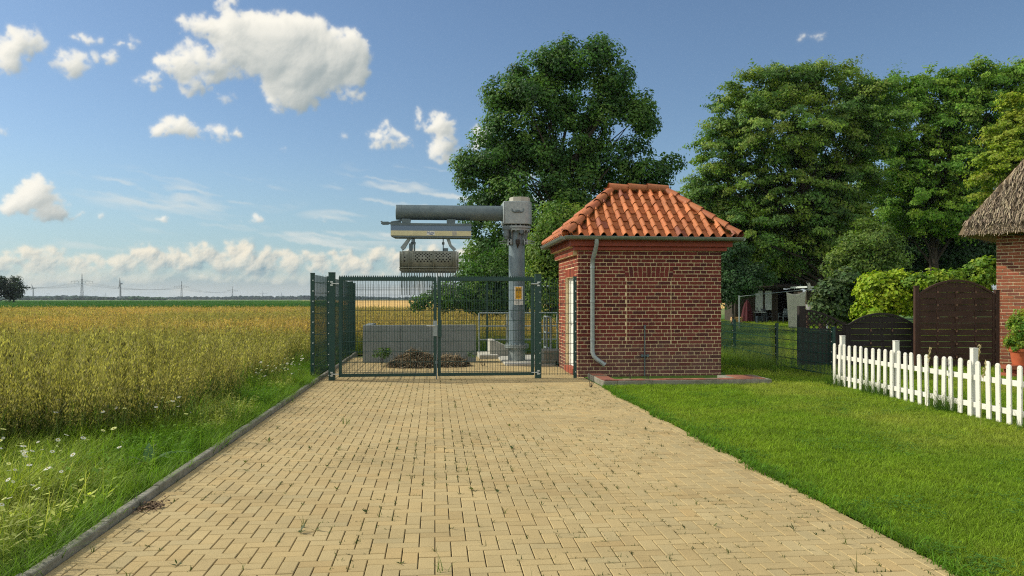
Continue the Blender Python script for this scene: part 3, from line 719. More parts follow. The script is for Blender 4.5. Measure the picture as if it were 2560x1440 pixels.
def leaf(xa, xb, lockside):
    b = MB(); fw = .06; z0, z1 = .06, 1.975
    b.bb((xa, YG - .025, z1 - fw), (xb, YG + .025, z1)); b.bb((xa, YG - .025, z0), (xb, YG + .025, z0 + fw))
    b.bb((xa, YG - .025, z0 + fw), (xa + fw, YG + .025, z1 - fw)); b.bb((xb - fw, YG - .025, z0 + fw), (xb, YG + .025, z1 - fw))
    lf = b.build('gate_leaf', M['green'], gate, True, bevel=.005)
    b = MB(); wire_panel(b, (xa + fw - .01, YG, 0), (xb - fw + .01, YG, 0), z0 + fw, z1 - fw, w=.007); b.build('wire_mesh', M['green'], lf, True)
    b = MB(); x = xa
    b.bb((xa, YG - .004, z1 - .002), (xb, YG + .004, z1 + .012))
    while x < xb - .03:
        b.add([(x, YG - .003, z1 + .010), (x + .04, YG - .003, z1 + .010), (x + .02, YG - .003, z1 + .052), (x, YG + .003, z1 + .010), (x + .04, YG + .003, z1 + .010), (x + .02, YG + .003, z1 + .052)],
              [(0, 1, 2), (5, 4, 3), (0, 3, 4, 1), (1, 4, 5, 2), (2, 5, 3, 0)]); x += .0425
    b.build('toothed_strip', M['green'], lf, True)
    return lf
la, lb, lc, ld = xat(847, YG), xat(1091.5, YG), xat(1094.5, YG), xat(1335, YG)
l1 = leaf(la, lb, 1); l2 = leaf(lc, ld, 0)
b = MB(); b.bb((lb - .07, YG - .04, .84), (lb + .01, YG - .026, 1.14), mi=0); b.bb((lb - .058, YG - .046, .90), (lb - .02, YG - .041, 1.10), mi=0); b.build('lock_plate', M['galv'], l1, True, bevel=.003)
b = MB(); b.cyl((lb - .04, YG - .04, 1.04), (lb - .04, YG - .09, 1.04), .010, n=8); b.cyl((lb - .03, YG - .09, 1.04), (lb - .2, YG - .09, 1.045), .010, n=8); b.build('handle', M['bolt'], l1, True)
b = MB(); b.bb((lc + .0, YG - .06, .82), (lc + .075, YG - .026, 1.16)); b.build('lock_case', M['green'], l2, True, bevel=.004)
b = MB(); b.cyl((lb - .0, YG - .05, -.03), (lb - .0, YG - .05, .5), .011, n=8); b.bb((lb - .03, YG - .05, .3), (lb + .02, YG - .027, .36)); b.build('drop_bolt', M['galv_d'], l1, True)
# left fence: short front panel, long run along the field, back run
lf_ = thing('side_fence', 'tall green double wire fence running back along the grain field from the gate', 'fence', (XL - .13, YG, 0))
fx = XL - .14
for x, y in ((fx, YG), (fx, 17.4), (fx, 19.8), (fx, 22.15)):
    b = MB(); post(b, x, y, 2.05, .075, bolts=(.3, -1)); b.build('fence_post', GM, lf_, True)
for y0, y1 in ((YG, 17.4), (17.4, 19.8), (19.8, 22.15)):
    b = MB(); wire_panel(b, (fx + .045, y0 + .03, 0), (fx + .045, y1 - .03, 0), .06, 2.0, tops=.03, w=.005); b.build('wire_mesh', M['green'], lf_, True)
b = MB(); wire_panel(b, (fx + .03, YG - .01, 0), (gxl - .06, YG - .01, 0), .06, 1.99, tops=.03); b.build('wire_mesh', M['green'], lf_, True)
bf = thing('back_fence', 'green wire fence closing the rear of the yard behind the grey concrete wall', 'fence', (1, 22.15, 0))
pxs = [xat(886, 22.15), .0, xat(1218, 22.15), 4.0]; pxs[1] = (pxs[0] + pxs[2]) / 2
for x in (pxs[0], pxs[2], pxs[3]):
    b = MB(); post(b, x, 22.15, 2.0, .06); b.build('fence_post', GM, bf, True)
for x0, x1 in ((pxs[0], pxs[2]), (pxs[2], pxs[3])):
    b = MB(); wire_panel(b, (x0, 22.15, 0), (x1, 22.15, 0), .06, 1.95, tops=.03, w=.005); b.build('wire_mesh', M['green'], bf, True)
nf = thing('narrow_fence_panel', 'narrow green wire panel between the gate and the corner of the brick building', 'fence', (2.4, YG, 0))
nx = xat(1437.5, YG)
b = MB(); wire_panel(b, (gxr + .065, YG - .01, 0), (nx - .03, YG - .01, 0), .06, 1.97, tops=.0); b.build('wire_mesh', M['green'], nf, True)
b = MB(); post(b, nx, YG, 2.0, .06, bolts=(.2, -1)); b.build('fence_post', GM, nf, True)
# ------------------------------------------------------------------ yard: slab, crane with trash rake, wall, litter heap, rails
b = MB(); sx0 = xat(1262, 18.3)
b.bb((sx0, 17.95, -.1), (2.82, 20.9, .05)); b.bb((xat(1200, 20), 20.2, -.1), (sx0, 21.6, .10)); tag(b.build('concrete_slab', M['concrete'], bevel=.015), kind='structure')
b = MB(); rx = xat(1222, 21.0); b.prism([(rx, -.05), (rx + .95, -.05), (rx + .95, .06), (rx + .12, .46), (rx, .46)], 1, 20.6, 21.5)
tag(b.build('sloping_kerb', M['concrete'], bevel=.015), 'pale sloping concrete cheek between the wall and the crane column', 'concrete block')
b = MB(); b.bb((xat(1352, 18.6), 18.1, .05), (xat(1398, 18.6), 18.8, .35)); b.bb((xat(1352, 18.6) - .12, 18.0, .045), (2.84, 18.9, .12))
tag(b.build('concrete_block', M['concrete_dark'], bevel=.02), 'squat grey concrete block beside the white door', 'concrete block')
cw = MB(); cy = 19.25; cx0, cx1 = xat(907, cy), xat(1190, cy); cm = xat(1002, cy)
for a, q in ((cx0, cm - .003), (cm + .003, cx1)): cw.bb((a, cy, -.1), (q, cy + .2, .92))
cw.bb((cx0, cy + .2, -.1), (cx0 + .2, cy + 1.6, .92))
tag(cw.build('concrete_wall', M['wallcon'], bevel=.012), 'low grey concrete retaining wall behind the heap of cut weeds', 'wall')
# ------------------------------------------------------------------ crane
CY = 19.1; CX = xat(1292, CY)
def cz(py): return zat(py, CX, CY)
def cxp(px, y=CY): return xat(px, y)
crane = thing('slewing_crane', 'grey steel jib crane on a round column with a thick tube arm', 'crane', (CX, CY, 0))
def make_crane():
    b = MB(); r = .2
    b.cyl((CX, CY, .0), (CX, CY, .36), .215, n=28); b.cyl((CX, CY, .36), (CX, CY, .395), .30, n=28); b.cyl((CX, CY, .4), (CX, CY, .435), .30, n=28)
    for i in range(14):
        t = 2 * PI * i / 14; b.cyl((CX + .26 * math.cos(t), CY + .26 * math.sin(t), .33), (CX + .26 * math.cos(t), CY + .26 * math.sin(t), .47), .015, n=6)
    b.build('base_flange', M['galv'], crane, True, smooth=True)
    b = MB(); b.cyl((CX, CY, .43), (CX, CY, cz(575)), r, n=32)
    b.build('column', M['column'], crane, True, smooth=True)
    b = MB(); zt = cz(572)
    b.cyl((CX, CY, zt), (CX, CY, zt + .05), .36, n=28); b.cyl((CX, CY, zt - .06), (CX, CY, zt - .01), .33, n=28)
    for i in range(18):
        t = 2 * PI * i / 18; b.cyl((CX + .31 * math.cos(t), CY + .31 * math.sin(t), zt - .09), (CX + .31 * math.cos(t), CY + .31 * math.sin(t), zt + .08), .017, n=6)
    for i in range(10):
        t = 2 * PI * (i + .5) / 10; c_, s_ = math.cos(t), math.sin(t)
        q = [(CX + c_ * .19, CY + s_ * .19, zt - .02), (CX + c_ * .31, CY + s_ * .31, zt - .02), (CX + c_ * .205, CY + s_ * .205, zt - .42)]
        o = Vector((-s_, c_, 0)) * .007
        vs = [Vector(p) + o for p in q] + [Vector(p) - o for p in q]; b.add(vs, [(0, 1, 2), (5, 4, 3), (0, 3, 4, 1), (1, 4, 5, 2), (2, 5, 3, 0)])
    b.build('slewing_ring', M['galv'], crane, True, smooth=True)
    b = MB(); mx = cxp(1264)
    b.cyl((mx, CY - .22, zt - .02), (mx, CY - .22, zt - .22), .075, n=14); b.bb((mx - .09, CY - .30, zt - .05), (mx + .1, CY - .13, zt + .03)); b.cyl((mx, CY - .22, zt - .22), (mx, CY - .22, zt - .28), .05, n=12)
    b.build('slewing_motor', M['galv_d'], crane, True, smooth=True, bevel=.006)
    b = MB(); b.cyl((cxp(1300), CY - .34, zt - .1), (cxp(1300), CY - .2, zt - .1), .05, n=14); b.build('pinion_cover', M['galv_d'], crane, True, smooth=True)
    # head: flat towards the arm, round behind
    z0, z1 = cz(563), cz(507); hw = .36; poly = []
    xl, xr = cxp(1257), cxp(1329); xm = (xl + xr) / 2 + .03
    for i in range(13):
        t = -PI / 2 + PI * i / 12; poly.append((xr - .22 + .22 * math.cos(t), CY + .36 * math.sin(t)))
    poly += [(xl + .02, CY + .33), (xl, CY + .31), (xl, CY - .31), (xl + .02, CY - .33)]
    b = MB(); b.prism(poly, 2, z0, z1); b.bb((xl - .012, CY - .345, z0 + .02), (xl + .012, CY + .345, z1 - .01))
    b.build('head_housing', M['galv'], crane, True, smooth=True, bevel=.012, ang=30)
    b = MB(); xc = cxp(1299); b.cyl((xc, CY - .02, z1), (xc, CY - .02, cz(495)), .26, n=8); b.build('head_cap', M['concrete'], crane, True, bevel=.006)
    b = MB(); zc = (z0 + z1) / 2 + .03; yy = CY - .365; xh = cxp(1291)
    b.box((xh, yy, zc), (.10, .03, .06)); b.cyl((xh, yy - .015, zc), (xh, yy - .03, zc), .022, n=10)
    for s_ in (-1, 1): b.tube([(xh + s_ * .04, yy, zc - .01), (xh + s_ * .1, yy, zc - .015), (xh + s_ * .14, yy, zc + .02), (xh + s_ * .145, yy, zc + .07)], [.022, .02, .014, .007], n=8)
    b.build('lifting_lug', M['galv_d'], crane, True, smooth=True)
    # arm tube
    ya, yb = cz(515.5), cz(552.5); zc = (ya + yb) / 2; ra = (ya - yb) / 2
    b = MB(); bx0 = cxp(991); b.cyl((bx0, CY, zc), (xl + .0, CY, zc), ra, n=36); b.cyl((bx0 - .012, CY, zc), (bx0, CY, zc), ra * .93, ra, n=36)
    b.cyl((xl - .05, CY, zc), (xl - .005, CY, zc), ra * 1.06, n=36)
    b.cyl((cxp(1003), CY, zc), (cxp(1004), CY, zc), ra * 1.012, n=36)
    b.build('jib_tube', M['galv_d'], crane, True, smooth=True)
    for px in (1015, 1127):
        b = MB(); x = cxp(px); b.prism([(x - .10, cz(563)), (x + .10, cz(563)), (x + .115, cz(551)), (x - .10, cz(551))], 1, CY - .14, CY + .14)
        b.build('hanger_bracket', M['galv_d'], crane, True, bevel=.004)
    # trolley housing
    x0, x1 = cxp(978), cxp(1177); b = MB(); y0, y1 = CY - .24, CY + .24
    b.bb((x0 - .005, y0 - .01, cz(568)), (x1 + .005, y1 + .01, cz(562.5)), mi=0)
    b.bb((x0, y0, cz(581)), (x1, y1, cz(568)), mi=1)
    b.bb((x0, y0 - .002, cz(593)), (x1 - .003, y1, cz(581)), mi=2)
    b.prism([(x0, cz(593)), (x1, cz(593)), (x1, cz(597.5)), (x0 + .09, cz(597.5))], 1, y0 + .01, y1 - .01, mi=0)
    b.bb((cxp(1130), y0 - .004, cz(592)), (cxp(1141), y0 - .002, cz(582)), mi=3)
    hs = b.build('trolley_housing', [M['galv_d'], M['stripe_blue'], M['stripe_beige'], M['concrete']], crane, True)
    b = MB(); bx, bz = cxp(1077), cz(587); b.bb((bx - .095, y0 - .007, bz - .045), (bx + .095, y0 - .003, bz + .045))
    b.build('badge', M['paper'], hs, True)
    cu = bpy.data.curves.new('badge_lettering', 'FONT'); cu.body = 'Muhr'; cu.size = .082; cu.align_x = 'CENTER'; cu.align_y = 'CENTER'; cu.shear = .25; cu.extrude = .001
    fo = bpy.data.objects.new('badge_lettering', cu); COL.objects.link(fo); fo.parent = hs; Lm = wmat(hs).inverted()
    fo.location = Lm @ Vector((bx - .01, y0 - .009, bz + .012)); fo.rotation_euler = (PI / 2, 0, 0); cu.materials.append(M['blue_ink'])
    bpy.context.view_layer.update(); me = bpy.data.meshes.new_from_object(fo.evaluated_get(bpy.context.evaluated_depsgraph_get())); mo = bpy.data.objects.new('badge_lettering', me); COL.objects.link(mo); mo.parent = hs; mo.location = fo.location; mo.rotation_euler = fo.rotation_euler; bpy.data.objects.remove(fo); mo.name = 'badge_lettering'
    b = MB(); b.tube([(bx - .05, y0 - .009, bz - .012), (bx - .01, y0 - .009, bz - .031), (bx + .04, y0 - .009, bz - .03), (bx + .08, y0 - .009, bz + .0)], [.002, .006, .006, .002], n=6); b.build('badge_swoosh', M['blue_ink'], hs, True)
    b = MB(); hx = cxp(953); z = cz(561)
    b.bar((cxp(968), CY - .05, cz(562)), (cxp(1003), CY - .05, cz(559.5)), .05, .045); b.bar((hx + .03, CY - .05, cz(562)), (cxp(972), CY - .05, cz(561.5)), .06, .075)
    b.tube([(hx + .06, CY - .05, cz(561)), (hx + .01, CY - .05, cz(561.5)), (hx, CY - .05, cz(558)), (hx + .03, CY - .05, cz(556.5))], [.03, .028, .022, .012], n=8)
    b.tube([(cxp(978), CY - .06, cz(559)), (cxp(990), CY - .06, cz(557)), (cxp(1003), CY - .06, cz(555)), (cxp(1012), CY - .1, cz(552))], .02, n=8)
    b.build('cable_hook', M['galv_d'], crane, True, smooth=True)
    # fittings on the column
    zc = cz(606)
    for s_ in (-1, 1):
        b = MB()
        b.bb((CX + s_ * .2 - .05, CY - .23, zc - .065), (CX + s_ * .2 + .05, CY - .19, zc + .065)); b.cyl((CX + s_ * .2, CY - .23, zc), (CX + s_ * .2, CY - .25, zc), .02, n=8)
        b.bb((CX + s_ * .2 - .015, CY - .23, zc - .065), (CX + s_ * .2 + .015, CY + .2, zc + .065))
        for k, dz in ((.44, .01), (.42, -.045), (.36, .05)): b.cyl((CX + s_ * .2, CY - .1, zc + dz * .4), (CX + s_ * k, CY - .1, zc + dz), .009, n=6)
        b.build('clamp_band', M['galv'], crane, True)
    b = MB(); b.box((CX, CY - .23, zc), (.11, .06, .11)); b.cyl((CX, CY - .23, zc - .05), (CX, CY - .22, zc - .16), .04, .008, n=10); b.build('junction_box', M['ink'], crane, True, bevel=.006)
    for (xa, xb, ya, yb, m_, nm, dy) in ((1285, 1307, 716, 762, 'paper', 'sign_backing', .204), (1288.5, 1304, 718, 747.5, 'yellow', 'warning_sign', .208)):
        b = MB(); b.bb((cxp(xa, CY - .2), CY - dy - .003, cz(yb)), (cxp(xb, CY - .2), CY - dy, cz(ya)))
        sg = b.build(nm, M[m_], crane, True)
    b = MB()
    for i in range(9):
        z = cz(721 + i * 2.8)
        for c0, c1 in ((1290, 1295.6), (1297, 1302.5)):
            e = random.uniform(0, 1.6); b.bb((cxp(c0 + .2, CY - .2), CY - .2125, z - .006), (cxp(c1 - e, CY - .2), CY - .2115, z + .006))
    b.bb((cxp(1295.9, CY - .2), CY - .2125, cz(745)), (cxp(1296.5, CY - .2), CY - .2115, cz(720)))
    b.build('sign_lines', M['ink'], sg, True)
    b = MB()
    for i in range(4): b.bb((cxp(1290, CY - .2), CY - .2085, cz(751 + i * 2.5) - .003), (cxp(1302 - i, CY - .2), CY - .2075, cz(751 + i * 2.5) + .003))
    b.build('sheet_lines', M['galv_d'], sg, True)
make_crane()
# the grab hanging under the trolley
GYc = CY; g0, g1 = cxp(1000), cxp(1141)
grab = thing('trash_rake_grab', 'rusty perforated rake grab with long tines hanging under the crane arm', 'rake grab', ((g0 + g1) / 2, CY, cz(700)))
def make_grab():
    zt, zb = cz(632), cz(677); H = zt - zb
    prof = []           # curved drum profile in y,z
    for i in range(9):
        t = i / 8; prof.append((CY - .30 - .16 * math.sin(PI * (.15 + .75 * t)), zt - t * H))
    b = MB(); K = len(prof); vs = []
    for x in (g0 + .05, g1):
        vs += [(x, p[0], p[1]) for p in prof]; vs += [(x, p[0] + .02, p[1]) for p in prof]
    fs = []
    for i in range(K - 1): fs += [(i, i + 1, 2 * K + i + 1, 2 * K + i), (K + i + 1, K + i, 3 * K + i, 3 * K + i + 1)]
    fs += [(0, 2 * K, 3 * K, K), (K - 1, 2 * K - 1, 4 * K - 1, 3 * K - 1)]
    b.add(vs, fs)
    def py_(z):
        t = (zt - z) / H; return CY - .30 - .16 * math.sin(PI * (.15 + .75 * t))
    b.bar((g0, py_(zb + .06) - .02, zb + .05), (g1, py_(zb + .06) - .02, zb + .05), .05, .02)
    b.bar((g0, py_(zb) - .01, zb), (g1 + .05, py_(zb) - .01, zb), .07, .03)
    b.bar((g0 + .1, CY - .3, zt), (g1, CY - .3, zt), .08, .02)
    body = b.build('drum_plate', M['grab'], grab, True, smooth=True)
    b = MB(); r = .019
    for row, (py, off) in enumerate(((637, 0), (640.5, .5), (644, 0), (648, .5), (652, 0), (656.5, .5))):
        for k in range(11):
            px = 1039 + (k + off) * 8.6
            if px > 1126 or abs(px - 1083) < 4 or (row == 3 and k % 3): continue
            z = cz(py); b.cyl((cxp(px, CY - .4), py_(z) + .004, z), (cxp(px, CY - .4), py_(z) - .004, z), r, n=10)
    for px, py in ((1012, 647), (1012, 656)): z = cz(py); b.cyl((cxp(px, CY - .4), py_(z) + .004, z), (cxp(px, CY - .4), py_(z) - .004, z), r, n=10)
    b.build('dark_hole_disc', M['dark'], body, True)  # black discs on the plate, painting the darkness of open holes
    for px in (1007, 1021, 1031, 1083, 1133):
        b = MB(); x = cxp(px, CY - .4); vs = []
        for x_ in (x - .008, x + .008):
            vs += [(x_, p[0], p[1]) for p in prof] + [(x_, p[0] - .045, p[1] + (.03 if i == 0 else 0)) for i, p in enumerate(prof)]
        fs = []
        for i in range(K - 1): fs += [(i, i + 1, K + i + 1, K + i), (2 * K + i + 1, 2 * K + i, 3 * K + i, 3 * K + i + 1), (K + i, K + i + 1, 3 * K + i + 1, 3 * K + i)]
        fs += [(0, K, 3 * K, 2 * K)]
        b.add(vs, fs); b.build('rib', M['grab'], grab, True)
    for x in (g0 + .02, g1 + .03):
        b = MB(); b.prism([(p[0], p[1]) for p in prof] + [(CY + .02, zb - .02), (CY + .12, zb + .15), (CY - .05, zt)], 0, x - .012, x + .012)
        b.build('end_plate', M['grab'], grab, True)
    b = MB()             # rear half of the clam
    b.prism([(CY + .05, zt - .02), (CY + .25, zt - .15), (CY + .3, zb - .05), (CY + .27, zb - .05), (CY + .22, zt - .17), (CY + .05, zt - .05)], 0, g0 + .03, g1)
    b.build('rear_plate', M['grab'], grab, True)
    n = 22
    for i in range(n):
        x = cxp(1004 + i * (1139 - 1004) / (n - 1), CY - .3); b = MB()
        b.bar((x, py_(zb) - .0, zb + .01), (x, py_(zb) + .06, zb - .42), .024, .03); b.bar((x, py_(zb) + .06, zb - .42), (x, py_(zb) + .14, zb - .6), .014, .022)
        b.build('tine', M['galv_d'], grab, True)
    zu = cz(598)
    for px, dx, s_ in ((1024, -.15, 1), (1120, .14, -1)):
        b = MB(); x = cxp(px); q = [(x - .04, zu), (x + .04, zu), (x + .02 + dx * .6, cz(616)), (x + .05 + dx, cz(622)), (x - .02 + dx, cz(628)), (x - .07 + dx, cz(621))] if dx < 0 else \
            [(x - .04, zu), (x + .04, zu), (x + .02 + dx * .5, cz(614)), (x + .06 + dx, cz(624)), (x + .01 + dx, cz(628)), (x - .06 + dx, cz(622)), (x - .04 + dx * .5, cz(616))]
        b.prism(q, 1, CY - .1, CY - .06); b.prism(q, 1, CY + .06, CY + .1); b.build('guide_claw', M['galv'], grab, True)
    for px, zb_ in ((1030, 632), (1033, 612), (1036, 632), (1108, 632)):
        b = MB(); x = cxp(px); b.cyl((x, CY - .02, zu), (x, CY - .02, cz(zb_)), .013, n=6); b.cyl((x, CY - .02, cz(607)), (x, CY - .02, cz(613)), .032, n=8); b.build('hoist_rope', M['galv_d'], grab, True)
    for xa, xb, za, zb_ in ((1023, 1032, 611, 633), (1034, 1038, 608, 632), (1109, 1120, 622, 633)):
        b = MB(); b.bb((cxp(xa), CY - .12, cz(zb_)), (cxp(xb), CY + .1, cz(za))); b.build('hanger_block', M['galv_d'], grab, True, bevel=.01)
make_grab()
def railing(name, label, pts, h, rails, base=0, loop=False):
    t = thing(name, label, 'railing', pts[0] + (0,))
    for p in pts:
        b = MB(); b.cyl((p[0], p[1], base), (p[0], p[1], h), .024, n=10); b.box((p[0], p[1], base + .03), (.1, .1, .012)); b.build('rail_post', M['galv'], t, True, smooth=True)
    for z in rails:
        b = MB(); b.tube([(p[0], p[1], z) for p in pts], .022, n=10); b.build('rail', M['galv'], t, True, smooth=True)
    return t
railing('guard_rail', 'long grey tube railing behind the crane column', [(xat(1198, 21.75), 21.75), (xat(1268, 21.75), 21.75), (xat(1335, 21.75), 21.75), (xat(1393, 21.75), 21.75)], 1.17, (1.17, .80, .42), .05)
railing('guard_rail', 'short pale tube railing with angled end beside the brick building', [(xat(1361, 19.6), 19.6), (xat(1377, 18.75), 18.75), (2.72, 18.75)], 1.12, (1.12, .72, .34), .05)
# heap of raked-out litter
def heap():
    N = 5200; rng = np.random.default_rng(3); hx0 = xat(1040, 18.0); hx1 = xat(1128, 18.1)
    c = np.where(rng.random(N) < .62, 0, 1); cx = np.where(c == 0, hx0, hx1); rx = np.where(c == 0, .66, .42); hh = np.where(c == 0, .31, .27); ry = np.where(c == 0, .55, .4)
    th = rng.uniform(0, 2 * PI, N); rr = np.sqrt(rng.random(N)) * (1 + rng.normal(0, .05, N)); X = cx + np.cos(th) * rr * rx; Y = 18.15 + np.sin(th) * rr * ry
    Z = hh * np.clip(1 - rr ** 2.2, 0, 1) * (.45 + 1.0 * fbm(X * 4, Y * 4, 8)) * rng.uniform(.8, 1.0, N) + .01
    t = Tpl(); t.strip([(-.5, 0, 0), (-.1, .02, .06), (.5, 0, -.02)], [.05, .06, .02], (0, 1, 0), (1, 1, 1))
    t2 = Tpl(); t2.strip([(-.5, 0, -.05), (0, .1, .1), (.45, .05, -.12)], [.07, .1, .03], (0, .8, .5), (1, 1, 1))
    t3 = Tpl(); t3.strip([(0, 0, -.3), (.05, 0, .1), (.3, .1, .5)], [.06, .05, .02], (0, 1, 0), (1, 1, 1))
    pal = np.array([S(140, 126, 100), S(112, 98, 76), S(160, 146, 116), S(84, 74, 58), S(124, 108, 82)])
    ic = pal[rng.integers(0, 5, N)] * rng.normal(1, .15, N)[:, None]
    V, L, T, C = scatter([t, t2, t3], np.stack([X, Y, Z], -1), rng.uniform(0, 2 * PI, N), rng.uniform(.07, .30, N), ic, tid=rng.choice(3, N, p=(.5, .4, .1)))
    # a solid core so that nothing shows through
    o = np_mesh('litter_heap', V, L, T, np.clip(C, .01, .8), M['heap']); tag(o, 'brown heap of raked out reeds and weeds in front of the low concrete wall', 'heap')
    b = MB()
    for cx_, rx_, ry_, h_ in ((hx0, .56, .47, .19), (hx1, .34, .33, .16)):
        n = 20; vs = [(cx_, 18.15, h_)]; fs = []
        for k in range(1, 6):
            for i in range(n):
                t_ = 2 * PI * i / n; q = k / 5; vs.append((cx_ + math.cos(t_) * rx_ * q, 18.15 + math.sin(t_) * ry_ * q, max(-.02, h_ * (1 - q ** 2.2) * random.uniform(.85, 1.1))))
        fs += [(0, 1 + i, 1 + (i + 1) % n) for i in range(n)]
        for k in range(4): fs += [(1 + k * n + i, 1 + (k + 1) * n + i, 1 + (k + 1) * n + (i + 1) % n, 1 + k * n + (i + 1) % n) for i in range(n)]
        b.add(vs, fs, S(96, 80, 56))
    b.build('core', M['heap'], o, colattr=True)
heap()
# ------------------------------------------------------------------ right hand side: picket fence
pk = thing('picket_fence', 'low white picket fence with flaking paint along the right of the lawn', 'fence', (gnd(2087, 965).x, gnd(2087, 965).y, 0))
def picket():
    A, Bq = gnd(2087, 966), gnd(2556, 1073); d = (Bq - A); L = d.length; d = d / L; n_out = Vector((d.y, -d.x, 0))     # towards the lawn
    if n_out.x > 0: n_out = -n_out
    rz = math.atan2(d.y, d.x); pk.rotation_euler = (0, 0, rz); sp = L / 25.0; w_, h, t = .078, .76, .022
    b = MB(); poly = [(-w_ / 2, .02), (w_ / 2, .02), (w_ / 2, h - .04)] + [(w_ / 2 * math.cos(a), h - .04 + .042 * math.sin(a)) for a in np.linspace(.25, PI - .25, 7)] + [(-w_ / 2, h - .04)]
    sgn = 1 if (Matrix.Rotation(rz, 3, 'Z') @ Vector((0, 1, 0))).dot(n_out) > 0 else -1
    b.prism(poly, 1, 0, sgn * t); p0 = b.build('picket', M['white_paint'], pk, bevel=.004)
    for i in range(-0, 36):
        o = p0 if i == 0 else p0.copy()
        if i: COL.objects.link(o); o.parent = pk
        x = i * sp + random.uniform(-.012, .012); z = -.05 * i / 25 * 0 + random.uniform(-.012, .012)
        o.location = (x, sgn * random.uniform(.0, .004), z); o.rotation_euler = (random.uniform(-.012, .012), random.uniform(-.022, .022), random.uniform(-.03, .03))
    Lr = 35.3 * sp; nb = 4
    for z in (.17, .53):
        b = MB(); b.bb((-.06, -sgn * .035, z - .035), (Lr, -sgn * .002, z + .035)); b.build('rail', M['white_paint'], pk, bevel=.004)
    for px in (2096, 2229, 2424, 2680):
        g = pk.matrix_basis.inverted()
        # distance along the fence from the picture position
        best = min(np.linspace(-.2, Lr, 400), key=lambda s_: abs(1280 + FPX * (((A + d * s_).x * CC - (A + d * s_).y * SS) / ((A + d * s_).x * SS + (A + d * s_).y * CC)) - px))
        b = MB(); b.bb((best - .036, -sgn * .11, -.1), (best + .036, -sgn * .037, .9)); b.bb((best - .04, -sgn * .114, .9), (best + .04, -sgn * .033, .912)); b.build('fence_post', M['white_paint'], pk, bevel=.005)
picket()
# green garden fence running back beside the brick building
gf = thing('garden_fence', 'low green wire mesh fence between the brick building and the garden', 'fence', tuple(gnd(2083, 945)))
gpts = [gnd(2083, 945), gnd(1942, 919), gnd(1836, 893), gnd(1760, 875)]
for i, p in enumerate(gpts):
    b = MB(); post(b, p.x, p.y, 1.0, .06, bolts=(-1, 0)); b.build('fence_post', GM, gf, True)
for p, q in zip(gpts[:-1], gpts[1:]):
    b = MB(); wire_panel(b, (p.x - .04, p.y, 0), (q.x - .04, q.y, 0), .05, .96, w=.009); b.build('wire_mesh', M['green'], gf, True)
# brown lapped garden screens
def screen(px0, px1, Z, top, mid, label, ts, mt='brown'):
    p0 = pos(px0, 0, Z); p1 = pos(px1, 0, Z); p0.z = p1.z = 0; d = p1 - p0; W = d.length; rz = math.atan2(d.y, d.x)
    t = thing('garden_screen', label, 'fence', (p0.x, p0.y, 0), rz, 'brown garden screens'); zt = lambda x: top + (mid - top) * (1 - (2 * x / W - 1) ** 2)
    z = .04; i = 0; b = MB(); hs = .135
    while z < mid - .03:
        # each slat weaves in and out of the uprights
        N = 16; pr = []
        for k in range(N + 1):
            x = .03 + (W - .06) * k / N; pr.append((x, math.sin(k / N * PI * 3 + (i % 2) * PI) * .014, min(z + hs, zt(x) - .035)))
        vs = []
        for (x, y, zz) in pr:
            z1 = max(zz, z + .002); vs += [(x, y - .005, z), (x, y + .005, z), (x, y + .005, z1), (x, y - .005, z1)]
        fs = []
        for k in range(N):
            if pr[k][2] - z < .01 and pr[k + 1][2] - z < .01: continue
            a = 4 * k; fs += [(a, a + 4, a + 7, a + 3), (a + 1, a + 2, a + 6, a + 5), (a + 3, a + 7, a + 6, a + 2), (a, a + 1, a + 5, a + 4)]
        b.add(vs, fs); z += hs + .005; i += 1
    b.build('slat_panel', M[mt], t)
    b = MB(); n = 14
    for k in range(n):
        xa, xb = W * k / n, W * (k + 1) / n; b.bar((xa, 0, zt(xa)), (xb + .004, 0, zt(xb)), .05, .05)
    for x in (.022, W - .022): b.bb((x - .022, -.022, .03), (x + .022, .022, zt(x) - .02))
    b.bb((.045, -.022, .02), (W - .045, .022, .055)); b.build('frame', M[mt], t, bevel=.004)
    for k in (1, 2, 3) if W > 1.5 else (1, 2):
        x = W * k / (4 if W > 1.5 else 3); b = MB(); b.bb((x - .02, -.008, .05), (x + .02, .008, zt(x) - .03)); b.build('batten', M[mt], t)
        zz = .25
        while zz < zt(x) - .1: b = MB(); b.box((x, -.022, zz), (.03, .01, .05)); b.build('spacer', M['shed_boardlight'], t); zz += .294
    for x, tz in ((-.05, ts[0]), (W + .05, ts[1])):
        if tz: b = MB(); b.bb((x - .045, -.045, -.1), (x + .045, .045, tz)); b.bb((x - .055, -.055, tz), (x + .055, .055, tz + .025)); b.build('screen_post', M[mt], t, bevel=.006)
    return t, W
screen(2296, 2486, 17.6, 1.66, 1.98, 'tall arched brown wooden garden screen beside the thatched house', (1.84, 1.75))
screen(2122, 2284, 17.9, .96, 1.22, 'low arched dark brown wooden garden screen beside the lattice gate', (.95, 0), 'brown_dark')
lg = thing('lattice_gate', 'dark wooden garden gate with a sloping lattice top beside a tall post', 'gate', tuple(gnd(2000, 918)))
